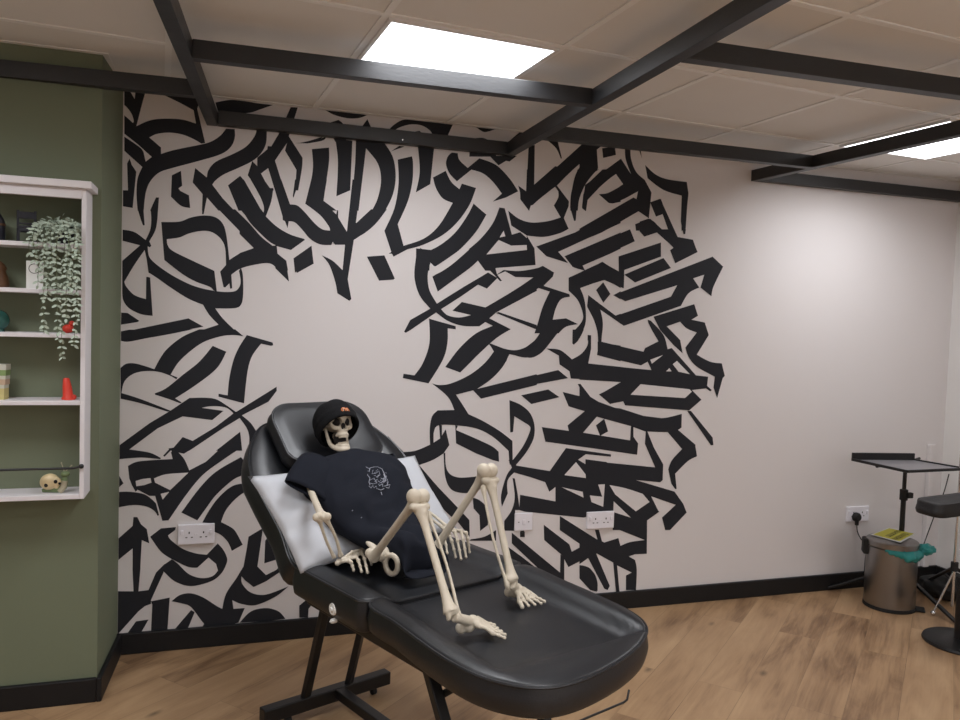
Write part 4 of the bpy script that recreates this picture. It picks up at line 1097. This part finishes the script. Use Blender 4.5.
t = sock('wall_switch', 'small square white switch on the mural beside the far knee of the skeleton', 'switch', 515, 518, 532.5, 526, 'switch')
bm = newbm(); box(bm, (-.012, -.012, -.064), (.004, 0, -.043)); finish('cable_outlet', bm, 'rubber', t, bevel=.002)
t4 = sock('wall_socket', 'white socket with a black plug in it on the plain wall by the steel bin', 'socket', 847, 512, 869, 516, 'double')
pg = thing('plug', 'black mains plug with a thin cable in the wall socket by the bin', 'plug', (t4.location.x-.02, -.010, t4.location.z-.014))
bm = newbm(); tube(bm, [(0, -.002, 0), (0, -.020, 0), (0, -.030, 0)], [.026, .0255, .018], 20); obox(bm, (0, -.015, -.030), (1, 0, 0), (0, 1, 0), (0, 0, 1), .008, .008, .016)
finish('plug_body', bm, 'rubber', pg, smooth=True, bevel=.002)
bm = newbm(); tube(bm, spline([(0, -.016, -.04), (.003, -.02, -.08), (.02, -.03, -.12), (.045, -.05, -.16), (.05, -.04, -.24), (.06, -.03, -.33)], 6), .0028, 6); finish('cable', bm, 'rubber', pg, smooth=True)

# ------------------------------------------------------------------ pedal bin
BX = Vector((3.435, -.30, 0)); BR = .125
bn = thing('pedal_bin', 'brushed steel pedal bin standing against the pale wall', 'bin', BX, math.radians(-38))
bm = newbm(); lathe(bm, [(0, .012), (BR-.004, .012), (BR-.001, .016), (BR, .03), (BR, .325), (BR-.003, .328), (BR-.003, .05), (0, .04)], 64); finish('body', bm, 'brushed_steel', bn, smooth=True, angle=30)
bm = newbm(); lathe(bm, [(0, 0), (BR+.003, 0), (BR+.004, .006), (BR+.001, .018), (BR-.01, .018), (0, .018)], 64); finish('base_ring', bm, 'rubber', bn, smooth=True, angle=30)
bm = newbm(); lathe(bm, [(BR+.002, .332), (BR+.002, .358), (BR-.002, .363), (BR-.02, .367), (BR*.5, .370), (0, .371)], 64); lathe(bm, [(BR+.002, .332), (0, .335)], 64); finish('lid', bm, 'brushed_steel', bn, smooth=True, angle=30)
bm = newbm(); box(bm, (BR-.02, -.035, .004), (BR+.045, .035, .014)); finish('pedal', bm, 'rubber', bn, bevel=.004).rotation_euler = (0, 0, 0)
bm = newbm(); box(bm, (-.035, BR-.012, .275), (.035, BR+.020, .358)); finish('hinge', bm, 'rubber', bn, bevel=.008).rotation_euler = (0, 0, math.radians(92))
# pedal faces the room, towards the lower right
for c in bn.children:
    if c.name.startswith('pedal'): c.rotation_euler = (0, 0, math.radians(-5))
# teal liner poking out from under the lid
lb = thing('bin_liner', 'crumpled teal plastic liner hanging out from under the bin lid', 'bin bag', BX+Vector((0, 0, .335)))
bm = newbm(); pts, rad = [], []
A0 = math.radians(-150); A1 = math.radians(10)
bm2 = bm; prev = None; nn = 60
for i in range(nn+1):
    t = i/nn; a = A0+(A1-A0)*t; row = []
    ext = .006+.024*t+.012*noise.noise(Vector((t*9, 0, 0)))*t+.02*sm(t, .7, .95)
    drop = .020+.042*sm(t, 0, .35)+.022*noise.noise(Vector((t*7, 3, 0)))
    for j in range(7):
        v = j/6; r = BR-.004+(ext+.006)*math.sin(PI*min(1, v*1.1)*.9)+.010*noise.noise(Vector((t*22, v*5, 1)))
        z = .0-drop*v+.004*noise.noise(Vector((t*25, v*5, 5)))
        row.append(bm.verts.new((r*math.cos(a), r*math.sin(a), z)))
    if prev:
        for j in range(6): bm.faces.new((prev[j], prev[j+1], row[j+1], row[j]))
    prev = row
o = finish('liner_skirt', bm, 'teal_bag', lb, smooth=True, angle=180); sd = o.modifiers.new('t', 'SOLIDIFY'); sd.thickness = .0015
bm = newbm()
bmesh.ops.create_icosphere(bm, subdivisions=4, radius=1, matrix=Matrix.Identity(4))
kc = Vector(((BR+.035)*math.cos(math.radians(-35)), (BR+.035)*math.sin(math.radians(-35)), -.008))
for v in bm.verts:
    n = v.co.normalized(); f = 1+.35*noise.noise(n*2.2)+.18*abs(noise.noise(n*5))+.06*noise.noise(n*12)
    v.co = kc+Vector((n.x*.048*f, n.y*.040*f, n.z*.026*f))
finish('liner_knot', bm, 'teal_bag', lb, smooth=True, angle=180)
# yellow notice on the lid
yn = [atZ(a, b, .374) for a, b in ((870.5, 534.5), (888.5, 527.8), (916.5, 533.8), (900.5, 542.5))]
c = sum(yn, Vector())/4
nt_ = thing('notice_card', 'yellow printed notice lying on the lid of the steel bin', 'notice', c)
bm = newbm(); vs = [bm.verts.new(p-c) for p in yn]; bm.faces.new(vs); r = bmesh.ops.extrude_face_region(bm, geom=bm.faces[:]); bmesh.ops.translate(bm, verts=[v for v in r['geom'] if isinstance(v, bmesh.types.BMVert)], vec=(0, 0, -.0012))
finish('card', bm, 'card_white', nt_)
def onc(u, v): return (yn[0].lerp(yn[3], v)).lerp(yn[1].lerp(yn[2], v), u)-c
bm = newbm(); q = [onc(.06, .05), onc(.97, .05), onc(.97, .93), onc(.06, .93)]; bm.faces.new([bm.verts.new(p+Vector((0, 0, .0004))) for p in q]); finish('yellow_print', bm, 'yellow_card', nt_)
bm = newbm(); rq = random.Random(5)
for (v0, v1, u0, u1) in ((.36, .54, .22, .84), (.64, .84, .12, .80)):      # two rows of heavy illegible lettering
    u = u0
    while u < u1:
        w = rq.uniform(.05, .085)
        for (a, b, cc, d) in ((0, .3, 0, 1), (.7, 1, 0, 1), (0, 1, rq.choice((0, .4, .75)), .25)):
            x0, x1 = u+w*a, u+w*b; y0 = v0+(v1-v0)*cc; y1 = min(v1, y0+(v1-v0)*d)
            bm.faces.new([bm.verts.new(onc(x, y)+Vector((0, 0, .0008))) for x, y in ((x0, y0), (x1, y0), (x1, y1), (x0, y1))])
        u += w+.03
finish('lettering', bm, 'ink', nt_)

# ------------------------------------------------------------------ tripod stand with a grey tray
ts_x, ts_y = 3.60, -.20
st_ = thing('tray_stand', 'black tripod stand with a grey tray, behind the steel bin', 'stand', (ts_x, ts_y, 0))
so_ = Vector((ts_x, ts_y, 0))
zt_ = .78
tc = [atZ(a, b, z) for (a, b, z) in ((852, 459.5, zt_), (914, 460, zt_), (966, 469, zt_), (907, 471.5, zt_))]
tc[1].y = min(tc[1].y, -.02); tc[0].y = min(tc[0].y, -.02); tc[2].x = min(tc[2].x, 3.98); tc[1].x = min(tc[1].x, 3.96)
bm = newbm(); top = [bm.verts.new(p-so_) for p in tc]; bot = [bm.verts.new(p-so_-Vector((0, 0, .006))) for p in tc]
bm.faces.new(top); bm.faces.new(bot[::-1])
for k in range(4): bm.faces.new((top[k], top[(k+1) % 4], bot[(k+1) % 4], bot[k]))
finish('tray', bm, 'tray_grey', st_)
bm = newbm()
for k in range(4):
    p, q = tc[k]-so_, tc[(k+1) % 4]-so_
    if k == 0: bar(bm, p+Vector((0, 0, .016)), q+Vector((0, 0, .016)), .014, .042)
    else: bar(bm, p, q, .012, .014)
finish('tray_rim', bm, 'black_metal', st_, bevel=.002)
pt = Vector((0, 0, zt_-.02))
bm = newbm(); tube(bm, [Vector((0, 0, .12)), Vector((0, 0, .60))], .0135, 16); finish('pole', bm, 'black_metal', st_, smooth=True)
bm = newbm(); tube(bm, [Vector((0, 0, .55)), Vector((0, 0, .755))], .0105, 16); finish('pole_extension', bm, 'black_metal', st_, smooth=True)
bm = newbm(); tube(bm, [Vector((0, 0, .545)), Vector((0, 0, .605))], .021, 16); box(bm, (.0, -.03, .56), (.038, -.008, .59)); finish('clamp_collar', bm, 'rubber', st_, smooth=True, bevel=.003)
bm = newbm(); mid = (tc[0]+tc[3])/2-so_; tube(bm, [Vector((-.10, -.10, .762)), Vector((0, 0, .755)), (tc[0]-so_).lerp(tc[3]-so_, .5)+Vector((.02, .03, -.012))], .008, 8); tube(bm, [Vector((0, 0, .75)), Vector((.15, .05, .765))], .008, 8); finish('tray_bracket', bm, 'black_metal', st_, smooth=True)
for (e, m) in ((atZ(828, 587.5, .015), 'black_metal'), (atZ(956, 622, .015), 'black_metal'), (Vector((3.75, -.06, .02)), 'black_metal')):
    bm = newbm(); bar(bm, Vector((0, 0, .16)), e-so_, .022, .014); finish('leg', bm, m, st_, bevel=.003)
# second light stand with a chrome brace at the right edge of the view
ls_b = atZ(952, 618, 0); lx = Vector((3.70, -.52, 0))
l2 = thing('chrome_stand', 'slim chrome stand with black splayed legs, behind the armrest at the right edge', 'stand', lx)
top = atY(957.5, 440, lx.y); hub = atY(954.5, 567, lx.y)
lx2 = Vector((hub.x, lx.y, 0))-lx
bm = newbm(); tube(bm, [Vector((lx2.x, 0, .06)), Vector((lx2.x, 0, top.z+.15))], .0075, 12); finish('pole', bm, 'chrome', l2, smooth=True)
bm = newbm(); tube(bm, [Vector((lx2.x, 0, hub.z-.02)), Vector((lx2.x, 0, hub.z+.025))], .018, 14); finish('hub', bm, 'rubber', l2, smooth=True)
f1 = atZ(921, 584, .02); f2 = atZ(933, 613, .015)
bm = newbm(); tube(bm, [Vector((lx2.x, 0, hub.z)), f1-lx], .009, 10); finish('leg', bm, 'black_metal', l2, smooth=True)
bm = newbm(); tube(bm, [Vector((lx2.x, 0, hub.z-.02)), f2-lx], .0055, 10); ball(bm, f2-lx, .013); finish('brace', bm, 'chrome', l2, smooth=True)
bm = newbm(); tube(bm, [Vector((lx2.x, 0, hub.z)), Vector((.26, -.12, .02))], .009, 10); finish('leg', bm, 'black_metal', l2, smooth=True)

# armrest on a round base
ab = Vector((3.375, -.80, 0))
b0 = atZ(921, 636, .01); 
ar = thing('armrest_stand', 'black padded armrest on a column with a round base, cut by the right edge', 'armrest', ab)
bm = newbm(); lathe(bm, [(0, 0), (.170, 0), (.174, .006), (.170, .016), (.15, .022), (.05, .026), (0, .028)], 64); finish('base_disc', bm, 'black_metal', ar, smooth=True, angle=30)
bm = newbm(); tube(bm, [Vector((0, 0, .02)), Vector((0, 0, .30))], .040, 24); finish('column', bm, 'black_metal', ar, smooth=True, angle=40)
bm = newbm(); tube(bm, [Vector((0, 0, .29)), Vector((0, 0, .63))], .030, 20); finish('inner_column', bm, 'black_metal', ar, smooth=True, angle=40)
bm = newbm(); tube(bm, [Vector((0, 0, .28)), Vector((0, 0, .32))], .046, 24); finish('collar', bm, 'rubber', ar, smooth=True, angle=40)
le = atY(918, 508, ab.y)-ab; zc = .665
P = rrect(le.x+.045, .30, -.075, .075, (.045, .05, .05, .045))
cushion('armrest_pad', P, lambda x, y, e: .690+.008*sm(e, 0, .05)+.06*(x-le.x), .062, ar, None, rnd=.022, m='padded_black', piping=False, bulge=.006)
bm = newbm(); box(bm, (-.09, -.05, .625), (.09, .05, .645)); finish('pad_plate', bm, 'black_metal', ar, bevel=.003)
# thin cable hanging from the tray to the floor
bm = newbm(); cp = [atY(a, b, -.10) for a, b in ((949, 474), (944, 492), (938, 507), (932, 522), (925, 541), (918, 560))]; cp[0].z -= .0; cp.append(Vector((cp[-1].x-.03, -.09, .004)))
cp = [Vector((min(p.x, 4.06), p.y, p.z)) for p in cp]
o = finish('cable', (tube(bm, spline(cp, 5), .003, 6), bm)[1], 'rubber', None, smooth=True); tag(o, 'thin black cable hanging below the grey tray', 'cable')
# low black power adaptor and bag in the corner
hb_ = thing('black_bag', 'low black fabric bag slumped on the floor in the far corner', 'bag', (3.86, -.25, 0))
bm = newbm(); bmesh.ops.create_icosphere(bm, subdivisions=4, radius=1)
for v in bm.verts:
    n = v.co.normalized(); f = 1+.22*noise.noise(n*2)+.07*noise.noise(n*6); v.co = Vector((n.x*.10*f, n.y*.13*f, max(0, .055+n.z*.06*f)))
finish('bag_body', bm, 'rubber', hb_, smooth=True, angle=180)
bm = newbm(); tube(bm, spline([(-.05, -.08, .09), (-.06, -.10, .13), (-.02, -.02, .14), (.0, .04, .10)], 5), .007, 8); finish('strap', bm, 'rubber', hb_, smooth=True)

# ------------------------------------------------------------------ white wall shelf
SF, SB = -.548, PY                       # front and back planes
sx1 = -.444; sx0 = -1.15
sh = thing('wall_shelf', 'white wooden wall shelf with open compartments hung on the green wall', 'shelf', ((sx0+sx1)/2, SB, .80))
Z0 = atY(60, 499.8, SF).z
so2 = sh.location.copy()
def sb(name, lo, hi, bev=.0015, m='white_wood'):
    bm = newbm(); box(bm, Vector(lo)-so2, Vector(hi)-so2); return finish(name, bm, m, sh, bevel=bev)
ZT2 = 1.872
sb('side_panel', (sx1-.015, SF, Z0), (sx1, SB, 1.857)); sb('side_panel', (sx0, SF, Z0), (sx0+.015, SB, 1.857))
sb('bottom_board', (sx0+.015, SF, Z0), (sx1-.015, SB, Z0+.017))
sb('front_rail', (sx0+.015, SF, atY(60, 197.2, SF).z), (sx1-.015, SF+.018, 1.857))
sb('top_board', (sx0, SF, 1.857), (sx1, SB, 1.862))
bm = newbm(); box(bm, Vector((sx0-.018, SF-.018, 1.862))-so2, Vector((sx1+.018, SB, 1.887))-so2); finish('cornice', bm, 'white_wood', sh, bevel=.003)
LV = []
for py in (245.3, 291.5, 335.5, 403.0):
    z = atY(60, py, SF).z; LV.append(z+.007); sb('shelf_board', (sx0+.015, SF+.002, z-.008), (sx1-.015, SB, z+.007))
L1, L2, L3, L4 = LV; L5 = Z0+.017
bm = newbm(); zr = atY(30, 469.3, SF-.012).z; tube(bm, [Vector((sx0, SF-.012, zr))-so2, Vector((sx1-.03, SF-.012, zr))-so2, Vector((sx1-.012, SF-.008, zr+.005))-so2], .0042, 10); ball(bm, Vector((sx1-.008, SF-.006, zr+.005))-so2, .0085); finish('retaining_rod', bm, 'black_metal', sh, smooth=True)
# objects on the shelf
def shelf_at(px, py, y): return atY(px, py, y)
def gz(px, y, z0):                       # x of a pixel column at depth y near height z0
    return atY(px, 300, y).x
# miniature chair
mc_x = atY(27, 220, -.485).x
mc = thing('miniature_chair', 'dark blue toy chair on the top shelf beside the trailing plant', 'toy chair', (mc_x, -.485, L1), math.radians(14))
def mb(name, lo, hi): bm = newbm(); box(bm, lo, hi); return finish(name, bm, 'toy_dark', mc, bevel=.001)
mb('seat', (-.030, -.028, .048), (.030, .028, .056)); mb('apron', (-.030, -.028, .036), (.030, -.024, .048)); mb('apron', (-.030, .022, .036), (.030, .026, .048))
for s in (-1, 1): mb('leg', (s*.026-.004, -.028, 0), (s*.026+.004, -.020, .048)); mb('leg', (s*.026-.004, .020, 0), (s*.026+.004, .028, .112))
mb('back_rail', (-.026, .0205, .084), (.026, .0255, .108)); mb('back_rail', (-.026, .0205, .064), (.026, .0255, .070))
# dark round-shouldered bottle at the frame edge
x = atY(-4, 220, -.485).x
bo = thing('dark_ornament', 'dark rounded ornament on the top shelf at the left edge', 'ornament', (x, -.485, L1))
bm = newbm(); lathe(bm, [(0, 0), (.026, 0), (.028, .01), (.028, .055), (.024, .075), (.014, .092), (.009, .10), (0, .104)], 32); finish('body', bm, 'toy_dark', bo, smooth=True, angle=50)
bm = newbm(); lathe(bm, [(.0284, .052), (.0292, .056), (.0284, .060)], 32); finish('band', bm, 'brown_wood', bo, smooth=True)
# white card with a ring drawn on it
cx = atY(35, 270, -.522).x; z1 = atY(35, 261, -.522).z
cw = thing('white_card', 'white card with a ring drawn on it, behind the hanging leaves', 'card', (cx, -.522, L2-.0), math.radians(4))
hh = z1-L2; bm = newbm(); box(bm, (-.026, -.002, 0), (.026, .002, hh)); finish('card', bm, 'card_white', cw)
bm = newbm(); tube(bm, [Vector((-.002+.016*math.cos(a), -.0026, hh-.026+.016*math.sin(a))) for a in [2*PI*k/28 for k in range(28)]], .0011, 6, closed=True)
finish('ring_drawing', bm, 'ink', cw)
# brown carved ornament, mostly out of frame
x = atY(-3, 270, -.485).x
cv = thing('carved_ornament', 'dark brown carved wooden ornament on the second shelf at the left edge', 'ornament', (x, -.485, L2))
bm = newbm(); lathe(bm, [(0, 0), (.036, 0), (.038, .012), (.034, .035), (.026, .055), (.030, .066), (.022, .080), (.012, .090), (0, .094)], 28); finish('body', bm, 'brown_wood', cv, smooth=True, angle=60)
# teal glass ball
x = atY(-2, 318, -.485).x
tb = thing('teal_ball', 'dark teal mottled glass ball on the third shelf at the left edge', 'ornament', (x, -.485, L3))
bm = newbm(); ball(bm, (0, 0, .039), .036, 32, 20); finish('ball', bm, 'teal_glaze', tb, smooth=True); bm = newbm(); lathe(bm, [(0, 0), (.022, 0), (.018, .010), (0, .012)], 24); finish('foot', bm, 'teal_glaze', tb, smooth=True)
# small orange-red bird figure behind the leaves
x = atY(68, 327, -.495).x
bd = thing('red_figurine', 'small orange-red figurine peeping through the hanging leaves', 'figurine', (x, -.495, L3))
bm = newbm(); ball(bm, (0, 0, .016), .014, sc=(1.3, 1, 1.1)); ball(bm, (.012, 0, .034), .010); tube(bm, [(.018, 0, .036), (.026, 0, .034)], [.004, .001], 8); finish('body', bm, 'red_plastic', bd, smooth=True)
bm = newbm(); tube(bm, [(-.012, 0, .016), (-.032, 0, .010)], [.007, .003], 8); finish('tail', bm, 'snail_green', bd, smooth=True)
# leaning carton with green stripes
x = atY(3, 380, -.485).x
bxn = thing('patterned_box', 'small carton with green and tan bands on the fourth shelf at the left edge', 'box', (x-.02, -.485, L4), math.radians(-8))
hz = atY(3, 364, -.485).z-L4
for (a, b, m, w) in ((0, .32, 'box_yellow', .034), (.32, .42, 'box_pale', .034), (.42, .58, 'box_tan', .037), (.58, .68, 'box_pale', .038), (.68, .84, 'box_green', .039), (.84, 1, 'box_pale', .040)):
    bm = newbm(); box(bm, (-w, -.02, hz*a), (w-.002, .02, hz*b)); finish('printed_band', bm, m, bxn)
# red cone
x = atY(68.5, 400, -.500).x; hz = atY(68, 378, -.500).z-L4
cn = thing('red_cone', 'small bright red cone-shaped whistle on the fourth shelf', 'ornament', (x, -.500, L4))
bm = newbm(); lathe(bm, [(0, 0), (.022, 0), (.0215, .006), (.017, .012), (.0145, hz*.6), (.0105, hz-.004), (.008, hz), (0, hz)], 32); bmesh.ops.transform(bm, matrix=Matrix(((1, 0, -.10, 0), (0, 1, 0, 0), (0, 0, 1, 0), (0, 0, 0, 1))), verts=bm.verts[:])
finish('cone', bm, 'red_plastic', cn, smooth=True, angle=40)
bm = newbm(); ball(bm, (.016, 0, .009), .010, sc=(1.0, .9, .9)); finish('foot_lobe', bm, 'red_plastic', cn, smooth=True)
# snail figurine with a skull-faced shell
x = atY(57, 485, -.500).x
sn = thing('snail_figurine', 'green snail figurine with a cream skull-faced shell on the bottom shelf', 'figurine', (x, -.500, L5))
bm = newbm(); tube(bm, spline([(-.046, 0, .007), (-.02, 0, .012), (.006, 0, .014), (.020, 0, .024), (.024, -.002, .044), (.026, -.003, .062)], 5), [.006+.010*min(1, i/8)-.0010*max(0, i-14) for i in range(26)], 14)
ball(bm, (.027, -.004, .064), .014, sc=(1.1, .9, .8)); finish('snail_body', bm, 'snail_green', sn, smooth=True)
bm = newbm(); tube(bm, spline([(.012, -.014, .004), (.022, -.015, .02), (.026, -.014, .042)], 4), [.010]*9, 10); finish('belly', bm, 'snail_pale', sn, smooth=True)
for dx, dz in ((-.010, .034), (.022, .024)):
    bm = newbm(); tube(bm, [(.024, -.004, .070), (.024+dx, -.004, .070+dz)], [.0018, .0014], 8); ball(bm, (.024+dx, -.004, .070+dz), .0028, 10, 8); finish('antenna', bm, 'snail_pale', sn, smooth=True)
shell = None
bm = newbm(); ball(bm, (-.022, -.002, .038), .029, 28, 18, sc=(1.1, .8, 1.0)); ball(bm, (-.004, -.008, .036), .020, 20, 14, sc=(1, .8, 1)); ball(bm, (.0, -.010, .024), .010); finish('shell', bm, 'shell_cream', sn, smooth=True); shell = [c for c in sn.children if c.name.startswith('shell')][0]
for (px_, pz_, r) in ((-.0005, .042, .0060), (-.030, .030, .0065), (.012, .035, .004)):
    bm = newbm(); ball(bm, (px_, -.0235 if px_ > -.02 else -.0225, pz_), r, 14, 10, sc=(1, .6, 1.1)); finish('eye_socket', bm, 'dark_hole', shell, smooth=True)
bm = newbm(); ball(bm, (-.030, -.018, .030), .011, 16, 12, sc=(1, .5, 1)); finish('shell_spiral', bm, 'shell_cream', shell, smooth=True)

# trailing plant in a black pot on the top shelf
px0 = atY(66, 240, -.495).x
plt = thing('trailing_plant', 'pale green trailing plant spilling down from a black pot on the top shelf', 'plant', (px0, -.482, L1))
po = plt.location.copy()
bm = newbm(); lathe(bm, [(0, 0), (.026, 0), (.030, .004), (.036, .058), (.038, .060), (.034, .062), (.032, .052), (0, .050)], 32); finish('pot', bm, 'pot_black', plt, smooth=True, angle=40)
rl = random.Random(11)
bmS, bmL = newbm(), newbm()
def leafq(p, d, n, l, w):
    d = d.normalized(); s = d.cross(n).normalized(); n = s.cross(d)
    a = [p, p+d*l*.3+s*w*.5+n*w*.10, p+d*l*.7+s*w*.42+n*w*.08, p+d*l, p+d*l*.7-s*w*.42+n*w*.08, p+d*l*.3-s*w*.5+n*w*.10]
    mid1, mid2 = bmL.verts.new(p+d*l*.3), bmL.verts.new(p+d*l*.7)
    v = [bmL.verts.new(q) for q in a]
    bmL.faces.new((v[0], v[1], mid1)); bmL.faces.new((v[1], v[2], mid2, mid1)); bmL.faces.new((v[2], v[3], mid2)); bmL.faces.new((v[3], v[4], mid2)); bmL.faces.new((v[4], v[5], mid1, mid2)); bmL.faces.new((v[5], v[0], mid1))
strands = [(30, 255), (38, 285), (44, 334), (47, 300), (55, 300), (58, 342), (62, 357), (68, 302), (74, 345), (78, 322), (66, 322), (34, 262), (52, 275), (72, 290), (42, 270)]
for (ex, ey) in strands:
    yf = SF-.015-rl.random()*.035
    e = atY(ex, ey, yf)-po; e.x += 0
    top0 = Vector((rl.uniform(-.02, .02), rl.uniform(-.02, .01), .055))
    mid = Vector((e.x*.8+rl.uniform(-.01, .01), yf-po.y+.02, rl.uniform(.035, .075)))
    edge = Vector((e.x+rl.uniform(-.006, .006), yf-po.y, .010))
    if e.z > -.02: pts = spline([top0, mid, Vector((e.x, yf-po.y, e.z))], 8)
    else: pts = spline([top0, mid, edge, Vector(((edge.x+e.x)/2+rl.uniform(-.006, .006), yf-po.y, (edge.z+e.z)/2)), e], 8)
    tube(bmS, pts, .0009, 5)
    acc = 0; flip = 1
    for i in range(1, len(pts)):
        seg_ = (pts[i]-pts[i-1]); acc += seg_.length
        if acc > .0135:
            acc = 0; t = seg_.normalized(); a = rl.uniform(0, 2*PI)
            for s in (0, PI):
                o_ = Vector((math.cos(a*.35+s), math.sin(a*.35+s)*.6-.2, rl.uniform(-.25, .25)))
                leafq(pts[i], o_+t*rl.uniform(.1, .9), Vector((rl.uniform(-.5, .5), -1, rl.uniform(0, .8))), rl.uniform(.015, .023), rl.uniform(.0065, .0105))
for k in range(130):       # bushy crown over the pot
    a = rl.uniform(0, 2*PI); r = rl.uniform(.01, .06); p = Vector((r*math.cos(a)*1.1-.018, r*math.sin(a)*.65-.012, .050+rl.uniform(0, .055)*(1-r/.09)))
    if p.x+po.x > sx1-.026: p.x = sx1-.03-po.x
    if k % 4 == 0: tube(bmS, [Vector((0, 0, .05)), p], .0008, 4)
    leafq(p, Vector((math.cos(a), math.sin(a)-.3, rl.uniform(-.7, .7))), Vector((rl.uniform(-.5, .5), -1, rl.uniform(0, 1))), rl.uniform(.016, .024), rl.uniform(.007, .011))
finish('stems', bmS, 'stem', plt); finish('foliage', bmL, 'leaf', plt, smooth=True, angle=180)
